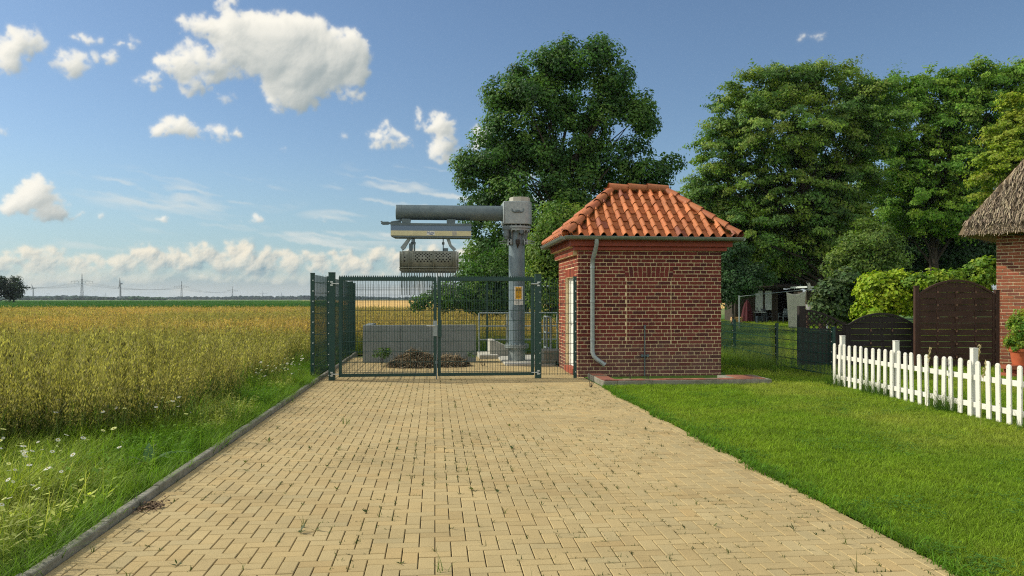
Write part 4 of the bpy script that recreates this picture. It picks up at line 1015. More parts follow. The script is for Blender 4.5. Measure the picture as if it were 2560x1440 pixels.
def lattice():
    Z = 17.9; P_ = lambda px, py: pos(px, py, Z)
    b = MB(); p = pos(2003, 0, Z); b.bb((p.x - .075, p.y - .06, -.1), (p.x + .075, p.y + .06, pos(0, 765, Z).z)); b.build('gate_post', M['brown_dark'], lg, True, bevel=.006)
    b = MB(); q0 = P_(2012, 790); q1 = P_(2110, 812); K = 10; top = []
    for k in range(K + 1):
        t = k / K; px = 2012 + 98 * t; py = 776 + 36 * t ** 1.8; top.append(P_(px, py))
    for k in range(K): b.bar(top[k], top[k + 1], .05, .045)
    bot = [P_(2012 + 98 * k / K, 824) for k in range(K + 1)]
    b.bar(bot[0], bot[-1], .05, .045); b.bar(top[-1] + Vector((0, 0, .03)), Vector((top[-1].x, top[-1].y, .05)), .06, .06); b.bar(top[0], Vector((top[0].x, top[0].y, .05)), .05, .05)
    b.build('gate_frame', M['brown_dark'], lg, True)
    b = MB()
    d = (q1 - q0); d.z = 0; W = d.length; d = d.normalized(); zb = bot[0].z
    def ztop(s_): return P_(0, 776 + 36 * min(max(s_ / W, 0), 1) ** 1.8).z
    for o, dy in ((1, -.012), (-1, .012)):
        for k in np.arange(-.6, W + .6, .125):
            # clip the diagonal slat to the opening
            pts = [(k + o * t, zb + t) for t in np.linspace(0, .6, 40)]; pts = [(s_, z) for s_, z in pts if 0 < s_ < W and z < ztop(s_)]
            if len(pts) > 2:
                a, e = pts[0], pts[-1]; a = Vector((q0.x, q0.y, 0)) + d * a[0] + Vector((0, dy, a[1])); e = Vector((q0.x, q0.y, 0)) + d * e[0] + Vector((0, dy, e[1])); b.bar(a, e, .010, .022)
    b.build('lattice', M['brown_dark'], lg, True)
    b = MB(); 
    for k in range(8):
        s0 = .03 + k * (W - .06) / 8; a = Vector((q0.x, q0.y, 0)) + d * (s0 + (W - .06) / 16); b.box((a.x, a.y, zb / 2), ((W - .06) / 8 - .006, .022, zb - .06), rz=math.atan2(d.y, d.x))
    b.build('boarding', M['brown_dark'], lg, True)
lattice()
# ------------------------------------------------------------------ thatched farmhouse at the right edge
cnr = pos(2490, 0, 18.0); cnr.z = 0
def c2w(a, b_): return Vector((a * CC + b_ * SS, -a * SS + b_ * CC, 0))
th = thing('thatched_house', 'red brick farmhouse with a shaggy grey thatched roof at the right edge', 'house', tuple(cnr))
def thatched():
    wd = c2w(.7071, -.7071); nn = c2w(-.7071, -.7071); inn = -nn; L = 4.2; H = 3.3
    b = MB(); f = brickcol(S(150, 88, 64), .1, False, S(116, 70, 56))
    bricks(b, cnr, wd, nn, -.05, H, lambda z: [(0, L)], f, course=.077, bond='run', Lb=.22, jit=.002, joint=.018)
    # mortar body
    def blk(u0, u1, v0, v1, z0, z1):
        q = [cnr + wd * u + inn * v for u, v in ((u0, v0), (u1, v0), (u1, v1), (u0, v1))]
        b.add([(p.x, p.y, z) for z in (z0, z1) for p in q], [(0, 1, 2, 3), (7, 6, 5, 4), (0, 4, 5, 1), (1, 5, 6, 2), (2, 6, 7, 3), (3, 7, 4, 0)], (1, 1, 1), 1)
    blk(.008, L, .008, 5, -.2, H)
    b.build('wall', [M['brick'], M['mortar_dark']], th, True, colattr=True)
    # hipped thatch: eave frame round the corner, then reeds laid over the two near slopes
    ez, o, run, rise = 3.05, .62, 2.6, 3.75; T_ = .34
    def pt(u, v, z): q = cnr + wd * u + inn * v; return Vector((q.x, q.y, z))
    lo = [pt(-o, -o, ez), pt(L, -o, ez), pt(L, 5, ez), pt(-o, 5, ez)]; r0 = pt(-o + run, -o + run, ez + rise); r1 = pt(L, -o + run, ez + rise)
    rb = MB(); up = Vector((0, 0, T_))
    hi = [p + up * .9 for p in (pt(-o + .12, -o + .12, ez), pt(L, -o + .12, ez), pt(L, 5, ez), pt(-o + .12, 5, ez))]
    rb.add(lo + hi + [r0 + up, r1 + up, pt(-o + run, 5, ez + rise) + up], [(3, 2, 1, 0), (0, 1, 5, 4), (0, 4, 7, 3), (4, 5, 9, 8), (4, 8, 10, 7), (1, 2, 6, 5), (5, 6, 10, 8, 9)], S(112, 98, 76))
    roof = rb.build('roof', M['thatch'], th, True, colattr=True)
    rng = np.random.default_rng(9); V = []; Ls = []; Ts = []; Cs = []
    def reed(p, dirv, side, ln, wdt, lift):
        n0 = len(V); up_ = dirv.cross(side).normalized()
        if up_.z < 0: up_ = -up_
        a = p + up_ * lift; e = p + dirv * ln + up_ * (lift + .045)
        for q, w_ in ((a, wdt), (e, wdt * .6)): V.append(q - side * w_ / 2); V.append(q + side * w_ / 2)
        t = rng.normal(1, .22); c = np.array(S(142, 130, 108)) * t * (1 + rng.normal(0, .03, 3))
        if rng.random() < .4: c = np.array(S(88, 78, 66)) * t
        Cs.extend([np.clip(c, .02, .8)] * 4); Ls.extend((n0, n0 + 1, n0 + 3, n0 + 2)); Ts.append(4)
    a, bq, c_ = hi[0], hi[1], r0 + up
    for (e0, e1, apex, apex2, cnt) in ((hi[0], hi[1], r0 + up, r1 + up, 9000), (hi[3], hi[0], pt(-o + run, 5, ez + rise) + up, r0 + up, 5000)):
        e = (e1 - e0).normalized(); mid = e0 + e * ((apex - e0).dot(e)); s_ = apex - mid; SL = s_.length; s_ = s_ / SL; Le = (e1 - e0).length
        ul, ur = (apex - e0).dot(e), (apex2 - e0).dot(e)
        for i in range(cnt):
            v = rng.random() ** 1.1; lo_, hi_ = ul * v, Le + (ur - Le) * v
            if hi_ <= lo_: continue
            u_ = rng.uniform(lo_, hi_); p = e0 + e * u_ + s_ * (v * SL)
            dv = (-s_ + e * rng.normal(0, .14)).normalized(); reed(p, dv, e, rng.uniform(.12, .26), rng.uniform(.012, .03), rng.uniform(0, .04))
        for i in range(1500):          # ragged eave ends
            u_ = rng.uniform(0, Le); t = rng.random(); p = (e0 + e * u_) * t + ((lo[0] if cnt == 9000 else lo[3]) + e * min(u_ + .1, Le)) * (1 - t) + s_ * .06
            reed(p, (-s_ * .8 + Vector((0, 0, -.35)) + e * rng.normal(0, .2)).normalized(), e, rng.uniform(.06, .16), rng.uniform(.012, .025), .0)
    np_mesh('reed_layer', [tuple(v) for v in V], Ls, Ts, np.array(Cs), M['thatch'], roof)
    b = MB(); b.tube([pt(.15, -.03, 3.08), pt(.5, -.06, 3.02), pt(1.0, -.05, 3.06), pt(1.7, -.04, 3.16)], .018, n=6); b.build('cable', M['wire'], th, True)
thatched()
# ------------------------------------------------------------------ trees and shrubs
def crown(name, parent, blobs, nclump, nleaf, lsize, cols, flat=.75, droop=.25, seed=1, csize=.6, elong=1.7, spray=0.):
    """blobs: (centre, rx, ry, rz) in metres; leaves gathered in clumps through the outer part of every blob"""
    rng = np.random.default_rng(seed); wts = np.array([b[1] * b[3] for b in blobs]); wts = wts / wts.sum()
    bi = rng.choice(len(blobs), nclump, p=wts); C0 = np.array([tuple(b[0]) for b in blobs])[bi]; R = np.array([b[1:] for b in blobs])[bi]
    d = rng.normal(0, 1, (nclump, 3)); d /= np.linalg.norm(d, axis=1)[:, None]
    r = rng.random(nclump) ** .33; r = .35 + .65 * r; r *= 1 + rng.normal(0, .04, nclump)
    cc = C0 + d * R * r[:, None]
    keep = cc[:, 2] > .25; cc, d = cc[keep], d[keep]; n = len(cc)
    csz = csize * rng.uniform(.6, 1.35, n); k = np.maximum(8, (nleaf * (csz / csize) ** 2 * rng.uniform(.7, 1.3, n)).astype(int)); idx = np.repeat(np.arange(n), k); N = len(idx)
    off = rng.normal(0, 1, (N, 3)); off *= (.25 + .75 * rng.random(N) ** .6)[:, None] / np.maximum(np.linalg.norm(off, axis=1), .3)[:, None]
    off[:, 2] *= flat
    if spray:      # elongate each clump along an outward, slightly hanging twig
        ax = d.copy(); ax[:, 2] = ax[:, 2] * .45 - droop * .5; ax /= np.linalg.norm(ax, axis=1)[:, None]
        along = rng.normal(0, spray, N); off = off * .62 + ax[idx] * along[:, None]
    P = cc[idx] + off * csz[idx][:, None]; P[:, 2] -= droop * .25 * (off[:, 0] ** 2 + off[:, 1] ** 2) * csz[idx]
    nr = rng.normal(0, .42, (N, 3)) + d[idx] * .45 + off * 1.0; nr[:, 2] += .45; nr /= np.linalg.norm(nr, axis=1)[:, None]
    t = np.cross(nr, rng.normal(0, 1, (N, 3))); t /= np.linalg.norm(t, axis=1)[:, None]; t[:, 2] -= droop * .6; t /= np.linalg.norm(t, axis=1)[:, None]
    b = np.cross(nr, t); s = lsize * rng.uniform(.6, 1.3, N)[:, None]; L2 = t * s * .5; W2 = b * s * .5 / elong; up = nr * s * .1
    V = np.stack([P - L2, P + W2 + up, P + L2, P - W2 + up], 1).reshape(-1, 3)
    pal = np.array(cols); cl = pal[rng.integers(0, len(pal), n)] * rng.normal(1, .12, n)[:, None]; C = cl[idx] * rng.normal(1, .16, N)[:, None] * (1 + rng.normal(0, .06, (N, 3)))
    C = np.repeat(np.clip(C, .004, .8), 4, axis=0)
    np_mesh(name, V, np.arange(N * 4), np.full(N, 4), C, M['leaf'], parent)
    return cc
def limb_tree(name, label, cat, Z, base_px, blobs_px, nclump, nleaf, lsize, cols, tr=.28, seed=1, group=None, csize=.6, flat=.75, droop=.25, nb=34, depth=1.0, spray=0., elong=1.7, trunk_top=None, crownname='crown'):
    p = pos(base_px, 0, Z); p.z = 0; t = thing(name, label, cat, tuple(p), 0, group); k = Z / FPX; rng = random.Random(seed)
    blobs = []
    for q in blobs_px:
        px, py, rx, rz = q[:4]; dz = q[4] if len(q) > 4 else rng.uniform(-.35, .35) * rx * k
        c = pos(px, py, Z); c = c + Vector((SS, CC, 0)) * dz; m = (rx + rz) * .5 * k * depth; blobs.append((c, rx * k, m, rz * k))
    cc = crown(crownname, t, blobs, nclump, nleaf, lsize, cols, flat, droop, seed, csize, elong, spray)
    b = MB(); zt = max(bb[0].z for bb in blobs); xm = sum(bb[0].x for bb in blobs) / len(blobs); ym = sum(bb[0].y for bb in blobs) / len(blobs)
    top = Vector((xm * .6 + p.x * .4, ym * .6 + p.y * .4, (trunk_top or zt * .8)))
    mids = [p.lerp(top, s) + Vector((rng.uniform(-1, 1) * tr * 1.2, rng.uniform(-1, 1) * tr * 1.2, 0)) * (s > 0) for s in (0, .12, .3, .5, .75, 1)]
    b.tube(mids, [tr * 1.35, tr * 1.02, tr * .85, tr * .62, tr * .36, tr * .12], n=10)
    sel = [cc[i] for i in np.random.default_rng(seed).choice(len(cc), min(nb, len(cc)), replace=False)]
    for c in sel:
        c = Vector(c); s = min(max((c.z * .62) / max(top.z, .1), .08), .92) * rng.uniform(.75, 1); i = min(int(s * 5), 4)
        fr_ = (s - (0, .12, .3, .5, .75)[i]) if False else 0
        st = p.lerp(top, s); j = min(range(6), key=lambda q: abs(mids[q].z - st.z)); st = Vector((mids[j].x, mids[j].y, st.z)) * .6 + st * .4
        mid = st.lerp(c, .5) + Vector((rng.uniform(-1, 1), rng.uniform(-1, 1), rng.uniform(.0, 1))) * (c - st).length * .1
        r0 = tr * .34 * max(.3, 1 - s * .7); b.tube([st, mid, c], [r0, r0 * .6, r0 * .15], n=6)
    b.build('trunk', M['bark'], t, True, smooth=True)
    return t
G1, G2, G3, G4 = S(70, 110, 48), S(52, 92, 44), S(92, 128, 52), S(112, 142, 56)
OAK = [(.070, .160, .030), (.050, .125, .028), (.095, .190, .034), (.120, .220, .040), (.042, .105, .028)]
HORN = [(.150, .245, .040), (.110, .200, .036), (.190, .270, .046), (.075, .160, .032)]
FRESH = [(.150, .285, .032), (.110, .230, .028), (.195, .310, .036)]
YELL = [(.24, .32, .03), (.19, .27, .028), (.28, .34, .036)]
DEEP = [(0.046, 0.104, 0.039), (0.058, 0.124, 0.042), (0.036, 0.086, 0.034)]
limb_tree('oak_tree', 'big round dark green oak standing between the crane and the brick building', 'tree', 38, 1405,
    [(1440, 150, 90, 48), (1500, 145, 52, 42), (1390, 170, 55, 42), (1340, 190, 66, 46), (1290, 225, 60, 42), (1250, 250, 36, 36), (1330, 260, 90, 60), (1470, 240, 100, 75), (1530, 220, 50, 62), (1555, 300, 66, 50), (1612, 275, 40, 46), (1625, 310, 28, 34),
     (1400, 350, 140, 85), (1300, 340, 84, 60), (1330, 400, 110, 80), (1230, 400, 76, 55), (1185, 425, 46, 42), (1560, 395, 105, 42), (1640, 410, 48, 40), (1530, 430, 90, 45), (1210, 480, 74, 55), (1340, 510, 130, 70), (1460, 480, 120, 60), (1610, 440, 64, 34),
     (1225, 590, 66, 70), (1190, 640, 50, 60), (1260, 660, 80, 60), (1320, 620, 95, 80), (1430, 600, 70, 90), (1650, 450, 36, 30)], 720, 150, .155, OAK, .32, 3, csize=.58, nb=60, flat=.8, depth=.85, droop=.12, elong=1.4)
limb_tree('hornbeam_tree', 'broad feathery hornbeam with layered hanging sprays, right behind the brick building', 'tree', 50, 2078,
    [(1900, 225, 85, 55), (1985, 205, 95, 50), (2085, 200, 85, 48), (1835, 285, 65, 55), (1800, 380, 55, 75), (1785, 460, 60, 60), (1940, 330, 130, 90), (2080, 320, 120, 90), (1860, 480, 110, 90), (2000, 470, 140, 100), (2120, 440, 90, 90), (2175, 300, 80, 90), (1765, 590, 70, 60), (1810, 660, 60, 44), (1755, 500, 45, 34), (1725, 490, 32, 18), (1860, 590, 110, 70), (1980, 600, 120, 70), (2080, 560, 90, 80), (1930, 660, 100, 40)],
    1400, 120, .20, HORN, .34, 5, csize=.74, nb=70, flat=.5, droop=.4, spray=.45)
limb_tree('hornbeam_tree', 'tall mid green hornbeam, the middle of the tall trees above the brown screens', 'tree', 55, 2330,
    [(2230, 240, 85, 60), (2180, 280, 60, 70), (2330, 225, 85, 50), (2440, 215, 100, 50), (2560, 200, 95, 48), (2290, 320, 120, 80), (2440, 310, 120, 90), (2240, 420, 110, 80), (2370, 430, 120, 90), (2500, 380, 90, 90), (2300, 520, 120, 70), (2400, 530, 100, 60), (2620, 300, 90, 110)],
    1400, 120, .21, FRESH, .34, 6, csize=.76, nb=70, flat=.5, droop=.4, spray=.45)
limb_tree('maple_tree', 'yellow green leafy tree rising behind the thatched roof', 'tree', 40, 2600,
    [(2560, 270, 52, 50), (2545, 340, 66, 60), (2500, 400, 55, 40), (2560, 420, 60, 60), (2470, 440, 38, 26), (2640, 330, 90, 120), (2480, 490, 40, 26)], 330, 110, .17, YELL, .24, 8, csize=.55, nb=30, flat=.4, droop=.4, spray=.5)
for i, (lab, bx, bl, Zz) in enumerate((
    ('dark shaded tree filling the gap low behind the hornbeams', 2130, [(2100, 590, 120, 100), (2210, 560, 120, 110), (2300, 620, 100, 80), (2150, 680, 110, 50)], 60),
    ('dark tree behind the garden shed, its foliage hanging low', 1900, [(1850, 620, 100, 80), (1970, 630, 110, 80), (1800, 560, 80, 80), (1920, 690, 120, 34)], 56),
    ('dark filler tree added as the shadow round the middle hornbeam trunk, above the climber', 2330, [(2310, 590, 70, 60), (2380, 610, 80, 60), (2260, 620, 60, 40)], 59),  # added to darken this gap, shade put into the leaf colour
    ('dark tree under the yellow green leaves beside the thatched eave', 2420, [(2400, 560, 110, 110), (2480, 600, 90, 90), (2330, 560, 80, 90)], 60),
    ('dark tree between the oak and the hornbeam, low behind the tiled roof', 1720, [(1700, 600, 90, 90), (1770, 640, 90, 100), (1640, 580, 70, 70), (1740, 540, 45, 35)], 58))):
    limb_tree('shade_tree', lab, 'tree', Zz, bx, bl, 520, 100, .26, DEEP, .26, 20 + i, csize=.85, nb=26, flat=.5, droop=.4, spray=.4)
limb_tree('hazel_shrub', 'tall mid green hazel bush right behind the clothes line post', 'shrub', 42, 2150, [(2160, 610, 60, 50), (2120, 670, 60, 45), (2200, 650, 60, 55), (2110, 725, 50, 40)], 210, 90, .17, [(.14, .22, .045), (.17, .25, .05), (.10, .17, .04)], .1, 31, csize=.5, nb=20)
limb_tree('vine_hedge', 'bright yellow green leafy climber behind the low brown screen', 'hedge', 21.5, 2200, [(2190, 718, 40, 34), (2240, 730, 62, 48), (2195, 765, 46, 36), (2270, 750, 36, 36)], 200, 70, .105, [(.29, .40, .025), (.24, .36, .025), (.33, .42, .03)], .05, 33, csize=.24, nb=14, flat=.8, elong=1.25)
limb_tree('vine_hedge', 'green leafy climber along the top of the tall brown screen', 'hedge', 21.0, 2380, [(2320, 708, 60, 26), (2390, 702, 60, 22), (2450, 690, 50, 30), (2475, 668, 30, 20), (2400, 740, 100, 40)], 210, 60, .10, [(.16, .27, .03), (.24, .35, .028), (.12, .22, .03)], .05, 34, csize=.22, nb=14, flat=.8, elong=1.3)
limb_tree('lilac_shrub', 'dark green shrub with large leaves beside the bright climber', 'shrub', 22.5, 2090, [(2085, 745, 36, 40), (2060, 775, 26, 26), (2110, 775, 40, 30), (2120, 700, 30, 24)], 130, 55, .12, [(.055, .105, .04), (.075, .13, .045), (.1, .15, .05)], .04, 35, csize=.26, nb=14, flat=.8, elong=1.3)
limb_tree('elder_shrub', 'mid green bush in the gap between the crane column and the brick building', 'shrub', 27, 1385, [(1385, 560, 46, 50), (1370, 630, 50, 60), (1420, 640, 60, 60), (1360, 710, 55, 60), (1390, 770, 45, 40), (1440, 560, 40, 40)], 260, 95, .115, HORN, .1, 36, csize=.42, nb=24)
limb_tree('elder_shrub', 'dark bush at the left foot of the oak behind the gate', 'shrub', 33, 1210, [(1215, 690, 75, 50), (1180, 735, 90, 36), (1280, 720, 70, 60), (1110, 748, 46, 24), (1060, 752, 26, 16), (1240, 755, 120, 24), (1290, 660, 60, 60)], 300, 95, .13, OAK, .12, 37, csize=.45, nb=24)
limb_tree('elder_shrub', 'dark green bush by the right rear edge of the brick building', 'shrub', 44, 1830, [(1835, 640, 40, 40), (1850, 700, 44, 40), (1815, 720, 30, 40), (1890, 690, 36, 24)], 150, 90, .16, DEEP, .08, 38, csize=.45, nb=14)
limb_tree('field_tree', 'lone dark tree far out at the left edge of the field', 'tree', 190, -10, [(-10, 725, 42, 24), (15, 718, 34, 26), (-35, 720, 40, 28), (-10, 705, 34, 18), (32, 738, 18, 14)], 150, 60, .55, [(.03, .05, .03), (.022, .04, .026)], .4, 40, csize=1.3, nb=26, flat=.8, trunk_top=5)
# ------------------------------------------------------------------ garden things far behind the brick building
def at(px, py, Z): return pos(px, py, Z)
def shed():
    Z = 52; o = at(1895, 0, Z); t = thing('garden_shed', 'open fronted dark wooden garden shed with two white panels under the trees', 'shed', (o.x, o.y, 0)); k = Z / FPX
    A, Bq = at(1838, 0, Z), at(2000, 0, Z); d = (Bq - A); d.z = 0; W = d.length; rz = math.atan2(d.y, d.x); t.location = (A.x, A.y, 0); t.rotation_euler = (0, 0, rz)
    b = MB(); H = 2.25
    b.bb((0, 2.5, 0), (W, 2.58, H)); b.bb((0, .09, 0), (.08, 2.5, H)); b.bb((W - .08, .09, 0), (W, 2.5, H))
    for u in np.arange(0, W, .16):
        if not (1.25 < u < 2.4 or 2.75 < u < W - .5): b.bb((u + .01, 0, 0), (u + .15, .03 + .01 * random.random(), H - random.random() * .05))
    b.build('wall', M['shed'], t)
    b = MB(); b.prism([(-.4, H + .02), (2.9, H + .4), (2.9, H + .5), (-.4, H + .12)], 0, -.25, W + .25); b.build('roof', M['shed'], t)
    for px0, px1, y0, y1 in ((1888, 1907, 778, 727), (1912, 1930, 775, 727)):
        b = MB(); b.bb(((px0 - 1838) * k, -.03, HC + (HOR - y0) * k), ((px1 - 1838) * k, .0, HC + (HOR - y1) * k)); b.build('white_panel', M['shed_white'], t)
    for px in (1884, 1909, 1931):
        b = MB(); b.bb(((px - 1838) * k - .05, -.05, 0), ((px - 1838) * k + .05, .05, H)); b.build('shed_post', M['shed'], t)
    return t
shed()
def lean_to():
    A, Bq = at(2016, 0, 45), at(2125, 0, 45); d = Bq - A; d.z = 0; W = d.length
    t = thing('garden_shed', 'weathered board shed with a pale sloping roof edge behind the lattice gate', 'shed', (A.x, A.y, 0), math.atan2(d.y, d.x)); b = MB(); H = 2.0
    for u in np.arange(0, W, .15):
        if u < 1.0 or u > 1.25: b.bb((u + .008, 0, 0), (u + .142, .03 + .012 * random.random(), H + .1 - .12 * u / W))
    b.bb((0, 2, 0), (W, 2.05, H)); b.bb((0, .05, 0), (.05, 2, H)); b.bb((W - .05, .05, 0), (W, 2, H)); b.build('wall', M['shed'], t)
    b = MB(); b.prism([(-.1, H + .32), (W * .45, H + .28), (W + .2, H - .12), (W + .2, H - .2), (W * .45, H + .18), (-.1, H + .22)], 1, -.35, 2.3); b.build('roof', M['shed_white'], t)
lean_to()
def clothesline():
    Zc = 35; p1 = at(2068, 0, 33); p0 = at(1848, 0, 40)
    t = thing('clothes_line', 'slanting clothes line on a thin green post in the garden', 'clothes line', (p1.x, p1.y, 0))
    b = MB(); h = zat_(715, 33); b.cyl((p1.x, p1.y, 0), (p1.x, p1.y, h), .035, n=10); b.build('line_post', M['galv'], t, True, smooth=True)
    b = MB(); b.cyl((p0.x, p0.y, 0), (p0.x, p0.y, 1.75), .035, n=10); b.build('line_post', M['galv'], t, True, smooth=True)
    m = at(1967, 729, Zc); e = at(2016, 724, 34.4); b = MB(); b.tube([(p0.x, p0.y, 1.7), m, e, (p1.x, p1.y, h - .14)], .011, n=6); b.build('line', M['galv'], t, True)
    # hanging sheet, gathered to its right corner
    c = MB(); N, K = 26, 18; vs = []
    for j in range(K + 1):
        v = j / K
        for i in range(N + 1):
            u = i / N; sag = 4 * u * (1 - u); tp = m.lerp(e, u); xl = at(1966 + 6 * v, 0, Zc); xr = at(2016 - 3 * min(v * 3, 1) - 14 * max(0, .5 - v) * 0, 0, 34.6)
            zt = tp.z - .13 * sag - .02; zb = at(0, 820, Zc).z; z = zt + (zb - zt) * v
            fold = math.sin(u * 19 + v * 2) * .03 * (.4 + .6 * u) + math.sin((1 - u) * 34 + v * 5) * .02 * u; q = xl.lerp(xr, u)
            vs.append((q.x, q.y + fold, z))
    fs = [(j * (N + 1) + i, j * (N + 1) + i + 1, (j + 1) * (N + 1) + i + 1, (j + 1) * (N + 1) + i) for j in range(K) for i in range(N)]
    c.add(vs, fs); o = c.build('hanging_sheet', M['cloth'], smooth=True, ang=180); sd = o.modifiers.new('thick', 'SOLIDIFY'); sd.thickness = .006
    tag(o, 'plain grey bed sheet hanging from the clothes line', 'sheet')
    b = MB(); q = at(2023, 715, 34.3)
    b.tube([q + Vector((0, 0, .14)), q, q - Vector((.02, 0, .2))], [.03, .07, .04], n=8); b.tube([q + Vector((.04, 0, 0)), q + Vector((.1, 0, -.14))], [.02, .035], n=6); b.tube([q + Vector((-.05, 0, .05)), q + Vector((-.12, 0, .14)), q + Vector((-.1, 0, .22))], .02, n=6)
    tag(b.build('peg_bag', M['cloth'], smooth=True), 'small pale peg bag clipped on the clothes line beside the sheet', 'peg bag')
def zat_(py, Z): return HC + (HOR - py) / FPX * Z
clothesline()
def small_garden():
    Z = 50; k = Z / FPX
    o = at(1868, 0, Z); t = thing('closed_parasol', 'folded dark burgundy parasol standing before the shed', 'parasol', (o.x, o.y, 0)); b = MB()
    pts = [(0, 0, .15), (0, 0, .5), (0, 0, 1.0), (0, 0, 1.35), (0, 0, 1.5)]; rs = [.33, .30, .22, .12, .05]; n = 16; vs = []
    for p, r in zip(pts, rs):
        for i in range(n): a = 2 * PI * i / n; q = r * (1 + .22 * (i % 2)); vs.append((math.cos(a) * q, math.sin(a) * q, p[2]))
    fs = [(j * n + i, j * n + (i + 1) % n, (j + 1) * n + (i + 1) % n, (j + 1) * n + i) for j in range(4) for i in range(n)] + [tuple(range(4 * n, 5 * n)), tuple(range(n - 1, -1, -1))]
    b.add(vs, fs); b.build('canopy', M['burgundy'], t); b = MB(); b.cyl((0, 0, 0), (0, 0, 1.6), .025, n=8); b.cyl((0, 0, 0), (0, 0, .06), .25, n=14); b.build('pole', M['shed'], t)
    o = at(1897, 0, Z); t = thing('garden_table', 'small white topped garden table before the shed', 'table', (o.x, o.y, 0)); b = MB(); b.box((0, 0, .72), (.75, .55, .035)); b.build('tabletop', M['shed_white'], t)
    for x in (-.32, .32):
        for y in (-.22, .22): b = MB(); b.bb((x - .02, y - .02, 0), (x + .02, y + .02, .7)); b.build('leg', M['chair'], t)
    b = MB()
    for s_ in (-1, 1): b.bar((o.x + .1 * 0 + s_ * .11 - .12, o.y, .738), (o.x - .12 + s_ * .012, o.y, 1.02), .02, .02)
    b.bar((o.x - .19, o.y, .84), (o.x - .05, o.y, .84), .015, .02); tag(b.build('small_easel', M['shed']), 'small dark a shaped stand on the white garden table', 'stand')
    def chair(px, lab, m, rz, sc=1, group=None):
        o = at(px, 0, Z + .3); t = thing('garden_chair', lab, 'chair', (o.x, o.y, 0), rz, group)
        b = MB(); b.box((0, 0, .42), (.46, .44, .035)); b.build('seat', M[m], t, bevel=.01)
        b = MB(); R = Matrix.Rotation(-.2, 3, 'X')
        for q in range(4): b.box((0, .24 + q * .022, .55 + q * .115), (.44, .02, .085))
        for x in (-.22, .22): b.bar((x, .2, .42), (x, .33, .98), .03, .03)
        b.build('backrest', M[m], t)
        for x in (-.21, .21):
            for y in (-.2, .2): b = MB(); b.bar((x, y, .42), (x * 1.1, y * 1.15, 0), .03, .03); b.build('leg', M[m], t)
            b = MB(); b.bar((x * 1.15, -.2, .64), (x * 1.15, .26, .66), .04, .025); b.bar((x * 1.15, -.18, .64), (x * 1.1, -.18, .42), .025, .025); b.build('armrest', M[m], t)
    chair(1918, 'dark plastic garden chair beside the white table', 'chair', .5); chair(1958, 'pale metal garden chair half hidden by the hanging sheet', 'galv_d', -1.2)
    o = at(1899, 0, Z - .8); b = MB(); x, y = o.x, o.y
    for i in range(4): b.bb((x - .2, y - .15, .03 + i * .12), (x + .2, y - .13, .11 + i * .12)); b.bb((x - .2, y + .13, .03 + i * .12), (x + .2, y + .15, .11 + i * .12))
    for sx_ in (-.19, .19): b.bb((x + sx_ - .012, y - .13, 0), (x + sx_ + .012, y + .13, .48))
    tag(b.build('slatted_crate', M['chair']), 'dark slatted crate in front of the garden table', 'crate')
    o = at(1842, 0, Z); b = MB()
    for i in range(4):
        for j in range(3): b.box((o.x + (j - 1) * .27 + .04 * (i % 2), o.y, .06 + i * .1), (.25, .3, .09), rz=random.uniform(-.08, .08))
    tag(b.build('timber_stack', M['timber'], bevel=.01), 'stack of pale sawn timber at the left end of the shed', 'timber stack')
    # bench with tubs behind the lattice gate
    Z2 = 29; k = Z2 / FPX; a, q = at(2010, 0, Z2), at(2062, 0, Z2); zt = zat_(776, Z2); t = thing('potting_bench', 'dark wooden potting bench behind the lattice gate', 'bench', (a.x, a.y, 0))
    b = MB(); b.bb((a.x, a.y - .25, zt - .04), (q.x, a.y + .25, zt)); b.build('bench_top', M['brown'], t, True)
    for x in (a.x + .05, q.x - .05): b = MB(); b.bb((x - .03, a.y - .22, 0), (x + .03, a.y + .22, zt - .04)); b.build('leg', M['brown'], t, True)
    for px0, px1, py, m, lab in ((2015, 2039, 761, 'plastic_grey', 'grey plastic tub on the potting bench'), (2040, 2055, 766, 'plastic_teal', 'teal plastic bowl on the potting bench')):
        x = at((px0 + px1) / 2, 0, Z2).x; r = (px1 - px0) / 2 * k; h = zat_(py, Z2) - zt; b = MB()
        b.cyl((x, a.y, zt + .002), (x, a.y, zt + h), r * .8, r, n=20, caps=False); b.cyl((x, a.y, zt + .012), (x, a.y, zt + h), r * .76, r * .95, n=20, caps=False); b.cyl((x, a.y, zt + h - .02), (x, a.y, zt + h), r * 1.02, r * 1.05, n=20, caps=False)
        b.cyl((x, a.y, zt + .004), (x, a.y, zt + .012), r * .8, n=20); tag(b.build('plastic_tub', M[m], smooth=True), lab, 'tub')
small_garden()
def potted():
    Z = 15.6; o = at(2552, 0, Z); w_ = MB(); f = brickcol(S(150, 88, 64), .15, False)
    for i in range(3):
        for j in range(5): w_.bb((o.x - .35 + j * .27 + .13 * (i % 2), o.y - .2, i * .08), (o.x - .35 + j * .27 + .26 + .13 * (i % 2), o.y + .2, i * .08 + .072), col=f(0, 2))
    w_ = w_.build('brick_plinth', M['brick'], colattr=True); tag(w_, 'low stack of old bricks under the terracotta pot', 'brick stack')
    zb = .235; t = thing('potted_plant', 'yellow green bushy plant in a terracotta pot beside the thatched house', 'potted plant', (o.x, o.y, zb)); b = MB()
    b.cyl((o.x, o.y, zb + .002), (o.x, o.y, zb + .27), .15, .19, n=24); b.cyl((o.x, o.y, zb + .27), (o.x, o.y, zb + .33), .21, .215, n=24); b.build('pot', M['terracotta'], t, True, smooth=True)
    crown('foliage', t, [(Vector((o.x, o.y, zb + .65)), .26, .26, .34), (Vector((o.x + .08, o.y, zb + .95)), .2, .2, .22), (Vector((o.x - .15, o.y - .02, zb + .42)), .16, .16, .14)], 120, 26, .06, YELL + FRESH, csize=.09, seed=44, elong=1.4)
potted()
